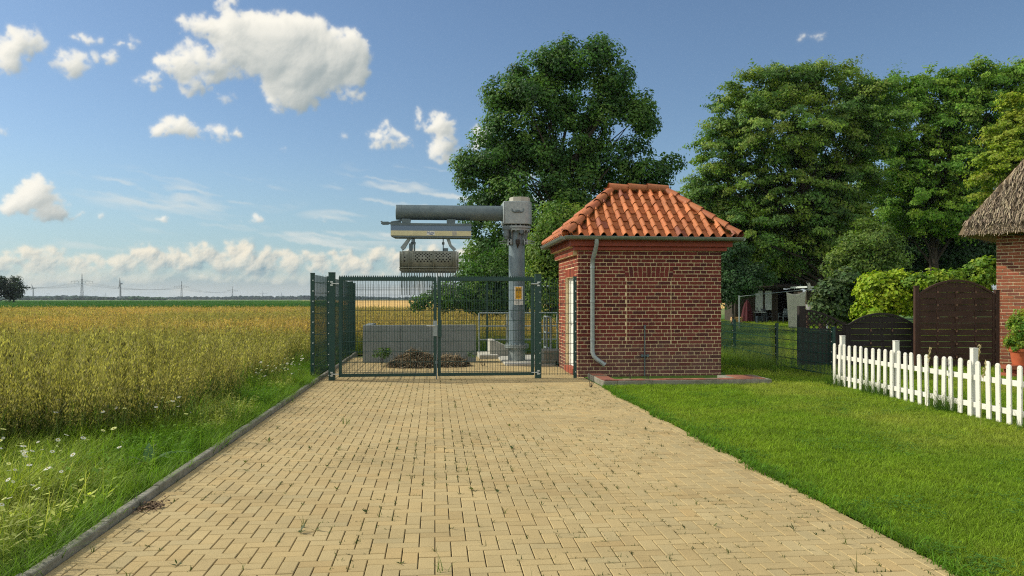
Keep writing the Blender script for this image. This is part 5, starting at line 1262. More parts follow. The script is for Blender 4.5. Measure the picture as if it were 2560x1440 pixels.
# ------------------------------------------------------------------ distance: woods, crop strip, pylons, turbines
def far_woods():
    rng = np.random.default_rng(12); V = []; L = []; T = []; C = []
    import bmesh
    bm = bmesh.new(); bmesh.ops.create_icosphere(bm, subdivisions=2, radius=1); base = np.array([v.co[:] for v in bm.verts]); tri = np.array([[v.index for v in f.verts] for f in bm.faces]); bm.free()
    off = 0
    for (Z, n, h0, h1, x0, x1, cc) in ((1500, 90, 3.5, 7, -260, 420, S(46, 64, 50)), (2300, 420, 7, 10.5, -200, 1700, S(36, 54, 46)), (2900, 460, 10, 13.5, -300, 3000, S(34, 52, 46)), (1300, 14, 5, 8, 330, 420, S(56, 80, 56))):
        for i in range(n):
            px = x0 + (x1 - x0) * (i + rng.uniform(-.6, .6)) / n; p = pos(px, 0, Z * rng.uniform(.96, 1.04)); h = rng.uniform(h0, h1) * (1 + .16 * math.sin(px * .011) + .1 * math.sin(px * .043)); wd = h * rng.uniform(.55, .95)
            q = base * (1 + rng.normal(0, .13, len(base)))[:, None] * np.array((wd, wd, h * .56)) + np.array((p.x, p.y, h * .46))
            V.append(q); L.append((tri + off).ravel()); T.append(np.full(len(tri), 3)); C.append(np.tile(np.array(cc) * rng.normal(1, .18), (len(base), 1)) * rng.normal(1, .2, (len(base), 1))); off += len(base)
    o = np_mesh('far_woods', np.concatenate(V), np.concatenate(L), np.concatenate(T), np.clip(np.concatenate(C), .01, .5), M['woods']); tag(o, kind='stuff')
far_woods()
def pylon(px, Z, py_top, py_arm, arm_px, label):
    o = pos(px, 0, Z); k = Z / FPX; H = HC + (HOR - py_top) * k; za = HC + (HOR - py_arm) * k; hw = arm_px * k
    t = thing('power_pylon', label, 'pylon', (o.x, o.y, 0), -YAW, 'power pylons on the horizon'); b = MB(); r = max(.22, Z * .00011)
    wb, wt = H * .052, H * .012; lv = [0, .16, .31, .45, .58, .70, .8]; q = []
    for s_ in lv + [1.0]:
        ww = wb + (wt - wb) * min(s_ / .8, 1); ww = ww if s_ < 1 else .15; q.append([(x * ww, y * ww, H * s_) for x, y in ((-1, -1), (1, -1), (1, 1), (-1, 1))])
    for i in range(len(q) - 1):
        for c in range(4):
            b.bar(q[i][c], q[i + 1][c], r, r); 
            if i < len(q) - 2: b.bar(q[i][c], q[i + 1][(c + 1) % 4], r * .7, r * .7); b.bar(q[i + 1][c], q[i][(c + 1) % 4], r * .7, r * .7)
    b.build('tower', M['pylon'], t)
    b = MB(); b.bar((-hw, 0, za), (hw, 0, za), r * 1.3, r * 1.3)
    for s_ in (-1, 1): b.bar((s_ * hw, 0, za + .2), (0, 0, za + H * .07), r, r); b.bar((s_ * hw * .5, 0, za), (s_ * hw * .36, 0, za + H * .045), r * .8, r * .8)
    b.build('cross_arm', M['pylon'], t)
    if Z < 3500:
        for s_ in (-.98, -.65, -.3, .3, .65, .98): b = MB(); b.bar((s_ * hw, 0, za), (s_ * hw, 0, za - H * .07), r * 1.6, r * 1.6); b.build('insulator', M['pylon'], t)
    return o, za, hw, H
PY = [pylon(205, 1443, 683.5, 703.5, 27.5, 'tallest lattice pylon with one wide cross arm, near the left of the horizon'), pylon(454, 2021, 701.5, 716, 18.5, 'second tallest lattice pylon, between the thin turbine and the gate'),
      pylon(581, 2931, 716, 726, 13.5, 'third lattice pylon along the line, where the green strip ends'), pylon(657, 4300, 727.5, 734.5, 10.5, 'small far lattice pylon, left one of the three before the gate'),
      pylon(704, 5100, 731, 738, 9.5, 'small far lattice pylon, middle one of the three before the gate'), pylon(745, 6300, 734, 740, 7.5, 'tiny far lattice pylon just left of the gate')]
def wires():
    Z0 = 1030; pl = [(pos(-60, 0, Z0), HC + 49 * Z0 / FPX - 0, 30, 0)] + PY
    for j, s_ in enumerate((-.98, -.65, -.3, .3, .65, .98)):
        b = MB(); pts = []
        for i in range(3):
            (a, za, ha, _), (c, zc, hc, _) = pl[i], pl[i + 1]; rv = Vector((CC, -SS, 0))
            p0 = a + rv * ha * s_ + Vector((0, 0, za - a.z - 3)); p1 = c + rv * hc * s_ + Vector((0, 0, zc - c.z - 3)); p0.z = za - 3; p1.z = zc - 3
            for q in range(13): u = q / 12; p = p0.lerp(p1, u); p.z -= 4 * u * (1 - u) * 9; pts.append(p)
        b.tube(pts, .075, n=5); tag(b.build('power_cable', M['wire']), 'thin sagging power cable strung between the pylons', 'cable', 'power cables between the pylons')
wires()
def y_pylon(px, Z, py_top, label, kind):
    o = pos(px, 0, Z); k = Z / FPX; H = HC + (HOR - py_top) * k; t = thing('power_pylon', label, 'pylon', (o.x, o.y, 0), -YAW, 'power pylons on the horizon'); b = MB(); r = .45
    for s_ in (-1, 1):
        if kind: b.bar((s_ * 1.2, 0, 0), (s_ * 1.0, 0, H * .55), r, r); b.bar((s_ * 1, 0, H * .55), (s_ * H * .28, 0, H), r, r); b.bar((s_ * H * .1, 0, H * .8), (0, 0, H), r * .7, r * .7)
        else: b.bar((s_ * H * .1, 0, 0), (0, 0, H), r, r)
    b.build('tower', M['pylon'], t); b = MB()
    for z, w_ in ((.98, .3),) if kind else ((.62, .36), (.8, .28)): b.bar((-H * w_, 0, H * z), (H * w_, 0, H * z), r, r)
    b.build('cross_arm', M['pylon'], t)
y_pylon(121, 3600, 733, 'tiny y shaped pylon between the small turbine and the tallest pylon', 1); y_pylon(263, 3400, 732, 'tiny two armed pylon between the tallest pylon and the thin turbine', 0); y_pylon(435, 4300, 735, 'tiny two armed pylon just left of the second tallest pylon', 0)
def turbine(px, Z, py_hub, blades, label):
    o = pos(px, 0, Z); k = Z / FPX; zh = HC + (HOR - py_hub) * k; t = thing('wind_turbine', label, 'wind turbine', (o.x, o.y, 0), -YAW)
    b = MB(); b.cyl((0, 0, 0), (0, 0, zh - 1.2), 2.6, 1.4, n=16); b.build('tower', M['turbine'], t, smooth=True)
    b = MB(); b.box((0, 3.0, zh), (3.4, 9, 3.4)); b.build('nacelle', M['turbine'], t, bevel=.5)
    b = MB(); b.cyl((0, -1.6, zh), (0, -4.4, zh), 1.9, .8, n=14); b.build('hub', M['turbine'], t, smooth=True)
    for (ax, az, L) in blades:
        d = Vector((ax, 0, az)).normalized(); s_ = Vector((d.z, 0, -d.x)); c = Vector((0, -3, zh)); vs = []
        for u, w_, tk in ((.02, 1.0, 1.0), (.15, 2.0, .8), (.5, 1.3, .5), (1, .35, .2)):
            for a_, b_ in ((-1, 0), (0, 1), (1, 0), (0, -1)): vs.append(c + d * (u * L) + s_ * a_ * w_ + Vector((0, b_ * tk, 0)))
        b = MB(); b.add(vs, [(i * 4 + q, i * 4 + (q + 1) % 4, (i + 1) * 4 + (q + 1) % 4, (i + 1) * 4 + q) for i in range(3) for q in range(4)] + [(3, 2, 1, 0), (12, 13, 14, 15)]); b.build('rotor_blade', M['turbine'], t)
turbine(83, 2500, 720.5, ((-.25, .97, 15), (1, 0, 14), (-.8, -.55, 9)), 'small wind turbine with spread blades at the left of the horizon')
turbine(301, 1900, 709, ((0, 1, 15), (.22, -.97, 13), (-.22, -.97, 13)), 'thin wind turbine seen edge on, right of the tallest pylon')
# ------------------------------------------------------------------ crops and grasses
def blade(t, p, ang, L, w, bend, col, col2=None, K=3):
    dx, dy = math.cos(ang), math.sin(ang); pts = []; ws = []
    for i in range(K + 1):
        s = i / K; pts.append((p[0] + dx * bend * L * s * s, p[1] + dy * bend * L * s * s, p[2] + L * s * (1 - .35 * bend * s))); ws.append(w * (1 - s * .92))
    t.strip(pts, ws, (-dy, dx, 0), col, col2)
def oat(rng, n, big=1.0, stem=True, leaves=3, low=.70):
    t = Tpl(); ln = rng.uniform(-.12, .12), rng.uniform(-.12, .12)
    ax = lambda z: np.array((ln[0] * z * z, ln[1] * z * z, z))
    if stem: t.strip([ax(0), ax(.5), ax(1)], [.007, .006, .003], (math.cos(n), math.sin(n), 0), (.55, .75, .45), (1.1, 1, .9))
    for i in range(leaves): blade(t, ax(rng.uniform(.1, .6)), rng.uniform(0, 6.28), rng.uniform(.2, .36), .014 * big, rng.uniform(.4, 1.0), (.62, .86, .5), (.85, .9, .55), 2)
    for i in range(n):
        z = rng.uniform(low, 1.0); a = rng.uniform(0, 6.28); r = rng.uniform(.01, .075) * (1.25 - z) * 2.2; c = ax(z) + np.array((math.cos(a) * r, math.sin(a) * r, -.02)); d = np.array((math.cos(a) * .4, math.sin(a) * .4, -1.0)); d /= np.linalg.norm(d)
        s_ = np.cross(d, rng.normal(0, 1, 3)); s_ /= np.linalg.norm(s_); L_, W_ = .036 * big * rng.uniform(.8, 1.2), .012 * big; f = rng.uniform(.8, 1.2)
        t.face([c - d * L_ * .5, c + s_ * W_ * .5, c + d * L_ * .5, c - s_ * W_ * .5], (1.85 * f, 1.45 * f, 1.35 * f))
    return t
def edge_x(Y): return XL - .75 - np.clip(9.0 - Y, 0, 12) ** 1.3 * 1.0 - (fbm(Y * .7, Y * 0 + 3.3, 5) - .5) * .7
def crops():
    rng = np.random.default_rng(17)
    near = [oat(rng, 20, 1.4, True, 3, rng.uniform(.42, .66)) for _ in range(10)]; mid = [oat(rng, 9, 1.5, True, 1) for _ in range(8)]; far = [oat(rng, 5, 2.3, False, 3) for _ in range(8)]
    parts = []
    def fill(n, y0, y1, tpl, extra):
        Y = np.sqrt(rng.uniform(y0 ** 2, y1 ** 2, n)) if y0 > 5 else rng.uniform(y0, y1, n)
        lo = -.60 * Y - 2.0; hi = np.where(Y < 22.6, edge_x(Y), .22 * Y)
        X = lo + (hi - lo) * rng.random(n); keep = (X > lo) & (X < hi) & ~((Y > YG - .3) & (Y < 22.5) & (X > XL - .45)); X, Y = X[keep], Y[keep]; n = len(X)
        e = np.where(Y < 22.6, np.clip((edge_x(Y) - X) / 1.2, 0, 1), 1); hgt = np.where(rng.random(n) < .3, .78, 1.0) * (.76 + .13 * fbm(X * .35, Y * .35, 2) + .05 * rng.normal(0, 1, n)) * (.86 + .14 * e) * (1 + .10 * rng.normal(0, 1, n))
        g = np.clip(.2 + 1.15 * (fbm(X * .22 + 3, Y * .13, 31) - .44) * 2.6 + np.clip((Y - 20) / 85, 0, .55) - .16, 0, 1) * .85 + rng.uniform(-.12, .15, n); g = np.clip(g - .18 * (Y > 36) + .9 * (fbm(X * .05, Y * .03, 33) - .5), 0, 1)[:, None]
        gr = np.array((.160, .185, .064)); go = np.array((.275, .225, .085)); ic = (gr * (1 - g) + go * g) * np.clip(rng.normal(1, .34, n), .25, 2)[:, None]
        lean = np.stack([rng.normal(.10, .12, n), rng.normal(-.03, .10, n)], -1)
        parts.append(scatter(tpl, np.stack([X, Y, np.full(n, -.03)], -1), rng.uniform(0, 6.28, n), hgt, ic, lean))
    fill(15000, 4.5, 16, near, 0); fill(52000, 16, 36, mid, 0); fill(85000, 36, 78, far, 0)
    V, L, T, C = join(*parts); tag(np_mesh('grain_crop', V, L, T, np.clip(C, .005, .8), M['grassblade']), kind='stuff')
crops()
def green_strip():
    rng = np.random.default_rng(19); t = [Tpl() for _ in range(5)]
    for q in t:
        for i in range(7): blade(q, (rng.normal(0, .25), rng.normal(0, .25), 0), rng.uniform(0, 6.28), rng.uniform(.8, 1.2), .16, rng.uniform(.2, .7), (.8, 1, .8), (1, 1, 1), 2)
    n = 24000; Y = 84 / (1 - rng.random(n) * .86); lo = -.62 * Y - 5; hi = -.13 * Y + 1; X = lo + (hi - lo) * rng.random(n)
    n2 = 9000; Y2 = 84 + rng.random(n2) ** 2 * 3; X2 = (-.62 * Y2 - 5) + (.5 * Y2 + 5) * rng.random(n2)
    X = np.concatenate([X, X2]); Y = np.concatenate([Y, Y2]); n += n2; sc = .95 * np.clip((Y / 110) ** .0, 1, 3) * rng.uniform(.9, 1.1, n)
    ic = np.array((.045, .13, .030)) * rng.normal(1, .15, n)[:, None]; V, L, T, C = scatter(t, np.stack([X, Y, np.full(n, -.05)], -1), rng.uniform(0, 6.28, n), sc, ic)
    tag(np_mesh('green_crop', V, L, T, np.clip(C, .005, .5), M['grassblade']), kind='stuff')
green_strip()
sheet('green_field', [(-1400, 84), (-5, 84), (-150, 1300), (-1500, 1300)], -.04, M['lawn'])
sheet('stubble_field', [(-40, 130), (160, 130), (160, 900), (-150, 900)], -.035, mat('stubble', S(206, 168, 92), .95, noise=(.03, .4, .6, (.85, .85, .8))))
def grasses():
    rng = np.random.default_rng(23)
    # ---- mown lawn
    lt = []
    for i in range(8):
        t = Tpl()
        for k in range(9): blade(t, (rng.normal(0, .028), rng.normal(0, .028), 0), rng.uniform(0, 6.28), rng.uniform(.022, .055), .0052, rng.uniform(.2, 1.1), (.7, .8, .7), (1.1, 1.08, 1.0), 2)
        lt.append(t)
    def lawn_fill(n, y0, y1, x1f, sc0):
        Y = y0 + (y1 - y0) * rng.random(n); X = XR + .02 + (x1f(Y) - XR) * rng.random(n); kp = ~((X > 2.9) & (X < 6.1) & (Y > 13.6)) & (X < x1f(Y)); X, Y = X[kp], Y[kp]; n = len(X)
        k = fbm(X * .9, Y * .9, 41)[:, None]; k2 = np.clip((fbm(X * .5 + 9, Y * .5, 44) - .48) * 5, 0, 1.3)[:, None]
        ic = np.array((.135, .250, .016)) * (1 - k) + np.array((.25, .34, .028)) * k; ic = ic * (1 - k2 * .35) + np.array((.42, .40, .09)) * k2 * .35; ic = ic * np.clip(rng.normal(1, .34, n), .3, 2)[:, None]
        return scatter(lt, np.stack([X, Y, lawn_z(X, Y)], -1), rng.uniform(0, 6.28, n), sc0 * rng.uniform(.7, 1.25, n) * (1 + .25 * (fbm(X * 2, Y * 2, 6) - .5)), ic, np.stack([rng.normal(0, .25, n), rng.normal(0, .25, n)], -1))
    P = [lawn_fill(26000, 2.8, 7.5, lambda Y: .82 * Y + 1.2, 1.0), lawn_fill(42000, 7.5, 15.5, lambda Y: .8 * Y + 1.0, 1.25), lawn_fill(30000, 15.5, 30, lambda Y: 0 * Y + 14.5, 2.0), lawn_fill(16000, 30, 56, lambda Y: 0 * Y + 30, 3.2)]
    # clover-like broad leaves and the ragged edge along the paving
    n = 1500; Y = rng.uniform(2.8, 13.5, n); X = XR - .015 + np.abs(rng.normal(0, .10, n)) - .3 * np.clip(fbm(Y * 1.3, Y * 0 + 2, 66) - .42, 0, 1) * rng.random(n); et = []
    for i in range(5):
        t = Tpl()
        for k in range(8): blade(t, (rng.normal(0, .02), rng.normal(0, .02), 0), rng.uniform(0, 6.28), rng.uniform(.03, .085), .008, rng.uniform(.4, 1.3), (.75, .85, .7), (1.1, 1.1, 1), 3)
        et.append(t)
    P.append(scatter(et, np.stack([X, Y, np.zeros(n)], -1), rng.uniform(0, 6.28, n), rng.uniform(.6, 1.3, n), np.array((.10, .21, .018)) * rng.normal(1, .3, n)[:, None]))
    ct = []
    for i in range(4):        # clover patches
        t = Tpl()
        for q in range(10):
            x_, y_ = rng.normal(0, .05, 2); z_ = rng.uniform(.025, .05); a0 = rng.uniform(0, 6.28)
            for w3 in range(3):
                a = a0 + w3 * 2.09; d_ = np.array((math.cos(a), math.sin(a), .15)); s_ = np.array((-math.sin(a), math.cos(a), 0)); c_ = np.array((x_, y_, z_)); t.face([c_, c_ + d_ * .007 + s_ * .006, c_ + d_ * .014, c_ + d_ * .007 - s_ * .006], (1, 1, 1))
        ct.append(t)
    n = 2600; Y = rng.uniform(3, 14, n); X = XR + .03 + rng.random(n) ** 1.3 * (Y * .75 + .5); kp = (fbm(X * 1.1, Y * 1.1, 81) > .56) & ~((X < 6.2) & (Y > 13.5)); X, Y = X[kp], Y[kp]; n = len(X)
    P.append(scatter(ct, np.stack([X, Y, lawn_z(X, Y)], -1), rng.uniform(0, 6.28, n), rng.uniform(.7, 1.3, n), np.array((.085, .20, .03)) * rng.normal(1, .2, n)[:, None]))
    V, L, T, C = join(*P); tag(np_mesh('lawn_grass', V, L, T, np.clip(C, .005, .6), M['grassblade']), kind='stuff')
    # ---- rough verge beside the kerb
    vt = []
    for i in range(8):
        t = Tpl()
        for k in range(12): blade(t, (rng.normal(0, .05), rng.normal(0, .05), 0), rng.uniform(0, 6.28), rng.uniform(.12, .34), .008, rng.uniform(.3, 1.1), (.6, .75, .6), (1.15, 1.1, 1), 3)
        vt.append(t)
    n = 24000; Y = rng.uniform(2.6, YG + 7, n); lo = np.where(Y < YG, np.maximum(edge_x(Y) - .5, -.62 * Y - 1.5), XL - 1.2); hi = np.where(Y < YG, XL - .12, XL - .2); u = rng.random(n) ** .8; X = hi + (lo - hi) * u; kp = (X > lo); X, Y, u = X[kp], Y[kp], u[kp]; n = len(X)
    dist = np.clip((XL - .09 - X), 0, 3); k = fbm(X * 1.1, Y * 1.1, 51)[:, None]; y_ = np.clip((fbm(X * .8 + 5, Y * .5, 53) - .45) * 4 + np.clip((7.5 - Y) * .3, 0, .6), 0, 1)[:, None] * np.clip(dist / .6, 0, 1)[:, None]
    ic = np.array((.12, .26, .018)) * (1 - k) + np.array((.20, .34, .026)) * k; ic = ic * (1 - y_ * .6) + np.array((.40, .36, .09)) * y_ * .6; ic *= rng.normal(1, .28, n)[:, None]
    sc = (.55 + .32 * np.clip(dist / .9, 0, 1)) * rng.uniform(.7, 1.35, n) * (.55 + .95 * fbm(X * 1.9, Y * 1.9, 59))
    P = [scatter(vt, np.stack([X, Y, np.full(n, -.015)], -1), rng.uniform(0, 6.28, n), sc, ic, np.stack([rng.normal(.12, .25, n), rng.normal(0, .2, n)], -1))]
    n = 800; Y = rng.uniform(2.6, YG, n); X = XL - .085 - np.abs(rng.normal(0, .05, n)); kp = fbm(Y * 1.7, Y * 0 + 8, 63) > rng.uniform(.2, .62, n); X, Y = X[kp], Y[kp]; n = len(X); P.append(scatter(vt, np.stack([X, Y, np.full(n, -.01)], -1), rng.uniform(0, 6.28, n), rng.uniform(.3, 1.05, n), np.array((.13, .23, .024)) * np.clip(rng.normal(1, .38, n), .3, 2)[:, None], np.stack([rng.normal(.28, .25, n), rng.normal(0, .25, n)], -1)))
    # herbs with broad leaves and seed heads among the grass
    ht = []
    for i in range(6):
        t = Tpl(); h = rng.uniform(.35, .6); t.strip([(0, 0, 0), (.02, .01, h * .5), (.05, .0, h)], [.006, .005, .003], (0, 1, 0), (.6, .8, .5), (1, 1, .8))
        for k in range(9):
            a = rng.uniform(0, 6.28); z = rng.uniform(.05, h * .95); r = rng.uniform(.02, .09); c = np.array((math.cos(a) * r, math.sin(a) * r, z)); d = np.array((math.cos(a), math.sin(a), rng.uniform(-.4, .7))); s_ = np.array((-math.sin(a), math.cos(a), 0)); L_, W_ = rng.uniform(.04, .11), rng.uniform(.014, .042)
            t.face([c - d * L_ * .5, c + s_ * W_ * .5, c + d * L_ * .5, c - s_ * W_ * .5], (.9, 1.0, .8))
        ht.append(t)
    n = 3600; Y = rng.uniform(2.6, YG + 6, n); X = XL - .22 - rng.random(n) * np.where(Y < YG, np.minimum((XL - edge_x(Y)) + .3, 3.2), 1.0); m = np.clip((fbm(X * .8, Y * .6, 57) - .36) * 4 + np.clip((8 - Y) * .3, 0, .7), 0, 1)[:, None]
    ic = np.array((.14, .26, .03)) * (1 - m) + np.array((.46, .45, .14)) * m; P.append(scatter(ht, np.stack([X, Y, np.full(n, -.015)], -1), rng.uniform(0, 6.28, n), rng.uniform(.35, .75, n) * (1 + .2 * np.clip((8 - Y) / 2, 0, 1)), ic * rng.normal(1, .22, n)[:, None], np.stack([rng.normal(.15, .15, n), rng.normal(0, .15, n)], -1)))
    V, L, T, C = join(*P); tag(np_mesh('verge_grass', V, L, T, np.clip(C, .005, .7), M['grassblade']), kind='stuff')
    # ---- daisies and cow parsley
    ft = []
    for i in range(4):
        t = Tpl(); h = rng.uniform(.38, .55); t.strip([(0, 0, 0), (.03, 0, h)], [.005, .003], (0, 1, 0), (.12, .2, .05))
        c0 = np.array((.03, 0, h)); nrm = np.array((rng.normal(0, .3), rng.normal(-.2, .3), 1)); nrm /= np.linalg.norm(nrm); ux = np.cross(nrm, (0, 1, 0)); ux /= np.linalg.norm(ux); uy = np.cross(nrm, ux)
        for k in range(10):
            a = 2 * PI * k / 10; d = ux * math.cos(a) + uy * math.sin(a); s_ = np.cross(nrm, d); t.face([c0 + d * .006, c0 + d * .016 + s_ * .0055, c0 + d * .028, c0 + d * .016 - s_ * .0055], (.72, .72, .68))
        t.face([c0 + nrm * .004 + ux * .008, c0 + nrm * .004 + uy * .008, c0 + nrm * .004 - ux * .008, c0 + nrm * .004 - uy * .008], (.55, .4, .03)); ft.append(t)
    n = 560; Y = np.concatenate([rng.uniform(4.0, 9.3, 380), rng.uniform(12, 15.5, 180)]); X = np.where(Y < 10, XL - .35 - rng.random(n) * 2.4, XL - .25 - rng.random(n) * 1.1); kp = fbm(X * .9, Y * .9, 61) > .42; X, Y = X[kp], Y[kp]; n = len(X)
    V, L, T, C = scatter(ft, np.stack([X, Y, np.full(n, 0.)], -1), rng.uniform(0, 6.28, n), rng.uniform(.5, .95, n), np.ones((n, 3)), np.stack([rng.normal(.1, .12, n), rng.normal(0, .12, n)], -1))
    tag(np_mesh('wild_flowers', V, L, T, C, M['grassblade']), kind='stuff')
    # ---- tall dry grass behind the yard
    tt = []
    for i in range(6):
        t = Tpl()
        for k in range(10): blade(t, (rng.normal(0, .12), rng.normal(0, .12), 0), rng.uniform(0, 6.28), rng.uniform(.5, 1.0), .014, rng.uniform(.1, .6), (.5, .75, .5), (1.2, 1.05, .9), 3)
        tt.append(t)
    n = 5200; Y = rng.uniform(22.5, 31, n); X = rng.uniform(-2.4, 9, n); k = np.clip(fbm(X * .4, Y * .4, 71) * 1.6 - .3 + (Y - 26) * .1, 0, 1)[:, None]; ic = np.array((.12, .19, .03)) * (1 - k) + np.array((.42, .30, .12)) * k
    P = [scatter(tt, np.stack([X, Y, np.full(n, -.05)], -1), rng.uniform(0, 6.28, n), rng.uniform(.7, 1.15, n) * np.where(Y < 25, .75, 1.0), ic * rng.normal(1, .16, n)[:, None], np.stack([rng.normal(.1, .15, n), rng.normal(0, .1, n)], -1))]
    n = 420; Y = rng.uniform(15.8, 21.5, n); X = gpts[0].x - .55 + (rng.normal(0, .28, n)) - (Y - 15.3) * .085; ic = np.array((.17, .26, .05)) * rng.normal(1, .2, n)[:, None]; P.append(scatter(tt, np.stack([X, Y, np.zeros(n)], -1), rng.uniform(0, 6.28, n), rng.uniform(.3, .6, n), ic, np.stack([rng.normal(-.1, .3, n), rng.normal(0, .2, n)], -1)))
    A, Bq = gnd(2087, 966), gnd(2556, 1073); n = 700; u = rng.uniform(-.05, 1.5, n); u = u[fbm(u * 7, u * 0, 77) > .45]; n = len(u); X = A.x + (Bq.x - A.x) * u + rng.normal(0, .07, n); Y = A.y + (Bq.y - A.y) * u + rng.normal(0, .05, n)
    ic = np.array((.09, .16, .03)) * rng.normal(1, .2, n)[:, None]; P.append(scatter(tt, np.stack([X, Y, np.zeros(n)], -1), rng.uniform(0, 6.28, n), rng.uniform(.14, .5, n), ic, np.stack([rng.normal(0, .25, n), rng.normal(0, .25, n)], -1)))
    V, L, T, C = join(*P); tag(np_mesh('tall_grass', V, L, T, np.clip(C, .005, .7), M['grassblade']), kind='stuff')
grasses()
# ------------------------------------------------------------------ single weeds
def weeds():
    rng = np.random.default_rng(29); src = []
    for i in range(12):
        t = Tpl(); col = (.045, .075, .022) if i < 5 else (.09, .12, .03); k = rng.integers(3, 9)
        for q in range(k):
            if i % 2: blade(t, (rng.normal(0, .006), rng.normal(0, .006), 0), rng.uniform(0, 6.28), rng.uniform(.03, .10), .0055, rng.uniform(.3, 1.5), col, col, 3)
            else:
                a = rng.uniform(0, 6.28); L_ = rng.uniform(.012, .045); d = np.array((math.cos(a), math.sin(a) * .6, rng.uniform(.1, .9))); s_ = np.array((-math.sin(a), math.cos(a), 0)); c = d * L_ * .6 + np.array((0, 0, .006)); t.face([c - d * L_ * .5, c + s_ * L_ * .17, c + d * L_ * .5, c - s_ * L_ * .17], col)
        v, c, l, tt = t.arrays(); src.append(np_mesh('weed', v, l, tt, c, M['leaf']))
    # moss and seedlings creeping along the joints
    N = 5200; gx = rng.integers(1, int((XR - XL) / .1), N) * .1 + XL; yy = 2.6 + 12.4 * rng.random(N); al = rng.random(N) < .5
    xx = np.where(al, gx + rng.normal(0, .002, N), XL + rng.random(N) * (XR - XL)); yy = np.where(al, yy, 1.6 + np.round((yy - 1.6) / .1) * .1 + rng.normal(0, .002, N)); kp = fbm(xx * .8, yy * .6, 93) + .25 * fbm(xx * 3, yy * 3, 94) > .60 + .1 * rng.random(N); xx, yy = xx[kp], yy[kp]; N = len(xx)
    ms = []
    for q in range(5):
        t = Tpl()
        for u in range(5): blade(t, (rng.normal(0, .006), rng.normal(0, .01), 0), rng.uniform(0, 6.28), rng.uniform(.006, .022), .005, rng.uniform(.3, 1.6), (.8, .9, .8), (1, 1, 1), 2)
        ms.append(t)
    V, L, T, C = scatter(ms, np.stack([xx, yy, np.full(N, -.006)], -1), np.where(al[kp], 0, PI / 2) + rng.normal(0, .2, N), rng.uniform(.6, 1.7, N), np.array((.055, .085, .022)) * np.clip(rng.normal(1, .35, N), .3, 2)[:, None])
    tag(np_mesh('joint_moss', V, L, T, np.clip(C, .005, .4), M['leaf']), kind='stuff')
    spots = []
    while len(spots) < 280:
        x = XL + .1 + (XR - XL - .2) * rng.random(); y = 3.0 + 12.0 * rng.random() ** 1.25
        if fbm(np.array([x * .9]), np.array([y * .7]), 91)[0] > .40: spots.append((round((x - XL) / .1) * .1 + XL + rng.normal(0, .004), y))
    for i, (x, y) in enumerate(spots):
        o = src[i] if i < 12 else src[int(rng.integers(0, 12))].copy()
        if i >= 12: COL.objects.link(o)
        o.location = (x, y, -.004); o.rotation_euler = (0, 0, rng.uniform(0, 6.28)); s_ = .42 + 1.1 * rng.random() ** 2.0; o.scale = (s_, s_ * rng.uniform(.6, 1.3), s_ * rng.uniform(.7, 1.4))
        tag(o, 'small weed sprouting from a joint between the sandy pavers of the driveway', 'weed', 'weeds in the driveway joints')
    def tuft(px, py, n, h, w_, cols, lab, name='grass_tuft', cat='grass tuft', bend=(.2, .9), spread=.03, z=-.01):
        p = gnd(px, py); t = Tpl()
        for q in range(n): c = cols[int(rng.integers(0, len(cols)))]; blade(t, (rng.normal(0, spread), rng.normal(0, spread), 0), rng.uniform(0, 6.28), h * rng.uniform(.5, 1.1), w_, rng.uniform(*bend), tuple(np.array(c) * .7), c, 4)
        v, c, l, tt = t.arrays(); o = np_mesh(name, v, l, tt, c, M['grassblade']); o.location = (p.x, p.y, z); tag(o, lab, cat)
    gc = [(.10, .19, .03), (.14, .22, .04)]
    tuft(865, 1060, 9, .17, .008, gc, 'upright grass tuft in the paving, the tallest one on the left half of the driveway'); tuft(1108, 1427, 9, .12, .007, gc, 'thin grass tuft in the paving at the bottom centre of the photo')
    tuft(1172, 1175, 5, .13, .006, gc, 'single slender green grass shoot in the middle of the driveway')
    tuft(478, 1080, 110, .62, .016, [(.15, .27, .04), (.19, .30, .05)], 'tall bright green grass tuft at the edge of the grain, halfway along the kerb', bend=(.4, 1.3), spread=.1)
    tuft(580, 1058, 90, .46, .014, [(.13, .25, .03), (.16, .28, .04)], 'bright green arching grass tuft close to the kerb', bend=(.5, 1.4), spread=.1)
    p = gnd(372, 1172); t = thing('dock_plant', 'dock plant with broad upright blue green leaves beside the kerb', 'plant', tuple(p))
    for a, L_, w_, bd, cl in ((1.9, .27, .10, .5, (.10, .20, .08)), (.4, .25, .07, 1.1, (.09, .17, .06)), (5.6, .26, .06, 1.2, (.13, .22, .06)), (3.4, .20, .07, 1.0, (.11, .18, .06)), (4.6, .18, .06, 1.3, (.16, .2, .06)), (.0, .3, .05, 1.4, (.10, .18, .06))):
        tp = Tpl(); dx, dy = math.cos(a), math.sin(a); pts = []; ws = []
        for i in range(7): s_ = i / 6; pts.append((p.x + dx * bd * L_ * s_ ** 1.5, p.y + dy * bd * L_ * s_ ** 1.5, L_ * s_ * (1 - .4 * bd * s_ * s_))); ws.append(w_ * max(.08, math.sin(PI * min(.12 + s_ * .9, 1))))
        tp.strip(pts, ws, (-dy, dx, 0), cl); v, c, l, tt = tp.arrays(); np_mesh('leaf', v, l, tt, c, M['grassblade'], t, smooth=True)
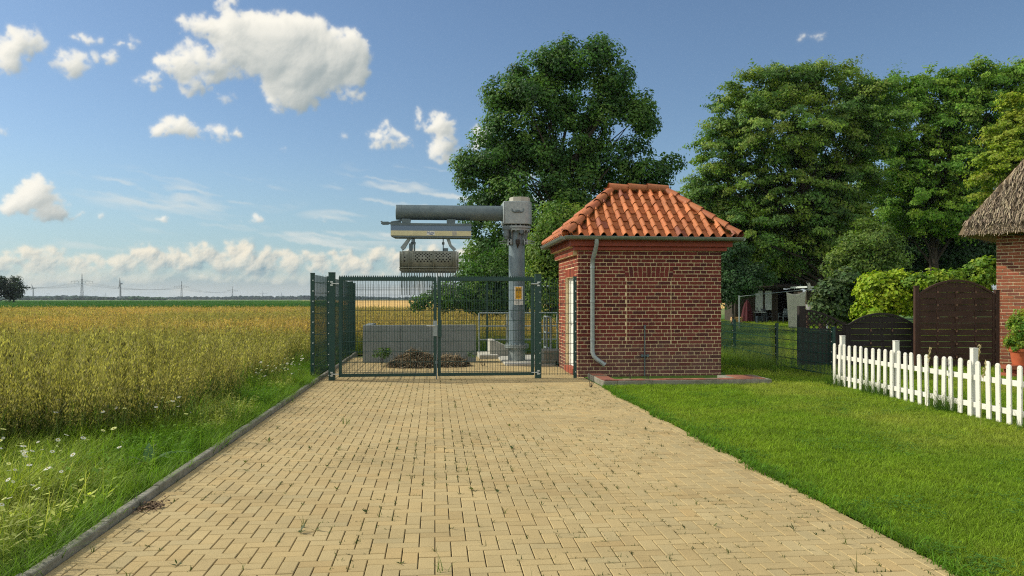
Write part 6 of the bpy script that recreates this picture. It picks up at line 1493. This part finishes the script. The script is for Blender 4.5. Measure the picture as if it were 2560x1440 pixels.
    def herb(px, py, h, r, n, lsz, cols, lab, name='weed_clump', cat='weed', Z=None):
        p = gnd(px, py); bl = [(Vector((p.x, p.y, h * .45)), r, r, h * .5), (Vector((p.x + r * .2, p.y, h * .8)), r * .5, r * .5, h * .28)]
        t = thing(name, lab, cat, tuple(p)); crown('foliage', t, bl, n, 9, lsz, cols, csize=.09, seed=int(px), elong=2.2); b = MB()
        for i in range(5): b.tube([(p.x + random.uniform(-.03, .03), p.y + random.uniform(-.03, .03), -.02), (p.x + random.uniform(-.6, .6) * r, p.y + random.uniform(-.6, .6) * r, h * random.uniform(.7, 1))], [.006, .003], n=5)
        b.build('stem', M['bark'], t, True)
    hc = [(.07, .13, .03), (.10, .17, .04), (.05, .10, .03)]
    herb(955, 917, .42, .22, 60, .07, hc, 'leafy green weed clump at the left end of the litter heap'); herb(1045, 921, .18, .3, 46, .06, hc, 'low green weeds at the front foot of the litter heap'); herb(1118, 920, .17, .26, 40, .06, hc, 'low green weeds before the right lump of the litter heap')
    herb(1172, 915, .28, .22, 46, .06, hc, 'green weed clump between the litter heap and the crane slab'); herb(1208, 914, .22, .2, 34, .06, [(.2, .24, .05), (.14, .2, .04)], 'yellowish weed clump in front of the concrete slab'); herb(1075, 922, .2, .2, 50, .06, hc, 'low green weeds before the gap between the two lumps of litter'); herb(998, 921, .16, .2, 34, .06, hc, 'low green weeds before the left lump of the litter heap')
    yc = [(.22, .28, .03), (.16, .24, .03)]
    herb(1575, 962, .24, .07, 16, .05, yc, 'small yellow green weed growing against the low border wall, left one'); herb(1620, 962, .2, .09, 18, .05, yc, 'small yellow green weed growing against the low border wall, right one'); herb(1478, 968, .14, .1, 20, .045, [(.2, .24, .05), (.12, .18, .03)], 'yellowish weeds at the left end of the low border wall')
    for i, (px, py, h, lab) in enumerate(((2428, 1010, .95, 'tall dry grass stalk with a pale plume beside the third picket fence post'), (2440, 1040, .8, 'shorter dry grass stalk with a drooping plume before the brown screen'), (2305, 1000, .9, 'thin dry grass stalk behind the middle of the picket fence'))):
        p = gnd(px, py + 30); t = Tpl(); t.strip([(0, 0, 0), (.02, 0, h * .6), (.07, .0, h * .98)], [.008, .006, .004], (0, 1, 0), (.3, .28, .12))
        for q in range(40):
            s_ = rng.uniform(.76, 1.0); c = np.array((.07 * (s_ ** 3), 0, h * s_)) + rng.normal(0, .008, 3); d = np.array((.3, 0, 1.)) + rng.normal(0, .3, 3); d /= np.linalg.norm(d); w_ = np.cross(d, rng.normal(0, 1, 3)); w_ /= np.linalg.norm(w_); t.face([c - d * .02, c + w_ * .006, c + d * .02, c - w_ * .006], (.5, .42, .26))
        v, c, l, tt = t.arrays(); o = np_mesh('grass_stalk', v, l, tt, c, M['grassblade']); o.location = (p.x + .06, p.y, 0); tag(o, lab, 'grass stalk')
    # withered litter by the kerb
    N = 90; p = gnd(380, 1268); q = Tpl(); q.strip([(-.5, 0, 0), (0, .1, .25), (.5, 0, .05)], [.3, .4, .1], (0, 1, .2), (1, 1, 1))
    V, L, T, C = scatter([q], np.stack([p.x + rng.normal(0, .05, N), p.y + rng.normal(0, .07, N), np.abs(rng.normal(0, .012, N))], -1), rng.uniform(0, 6.28, N), rng.uniform(.03, .06, N), np.array(S(98, 82, 64)) * rng.normal(1, .25, N)[:, None])
    tag(np_mesh('withered_leaves', V, L, T, np.clip(C, .01, .6), M['heap']), 'small clump of withered reddish leaves beside the kerb', 'leaf clump')
weeds()
# ------------------------------------------------------------------ air
HAZE = HAZE_DENSITY
if HAZE:
    b = MB(); b.bb((-6000, -40, -1.2), (6000, 8800, 60)); m = bpy.data.materials.new('pale_air'); m.use_nodes = True; nt = m.node_tree; nt.nodes.remove(nt.nodes['Principled BSDF'])
    pv = nt.nodes.new('ShaderNodeVolumePrincipled'); pv.inputs['Color'].default_value = (.72, .84, .95, 1); pv.inputs['Density'].default_value = HAZE; pv.inputs['Anisotropy'].default_value = .3
    nt.links.new(pv.outputs[0], nt.nodes['Material Output'].inputs['Volume']); o = b.build('haze', m); tag(o, kind='stuff')
SC.cycles.max_bounces = 6; SC.cycles.diffuse_bounces = 3; SC.cycles.transmission_bounces = 4; SC.cycles.volume_bounces = 0; SC.cycles.use_denoising = False; SC.cycles.filter_width = 1.15
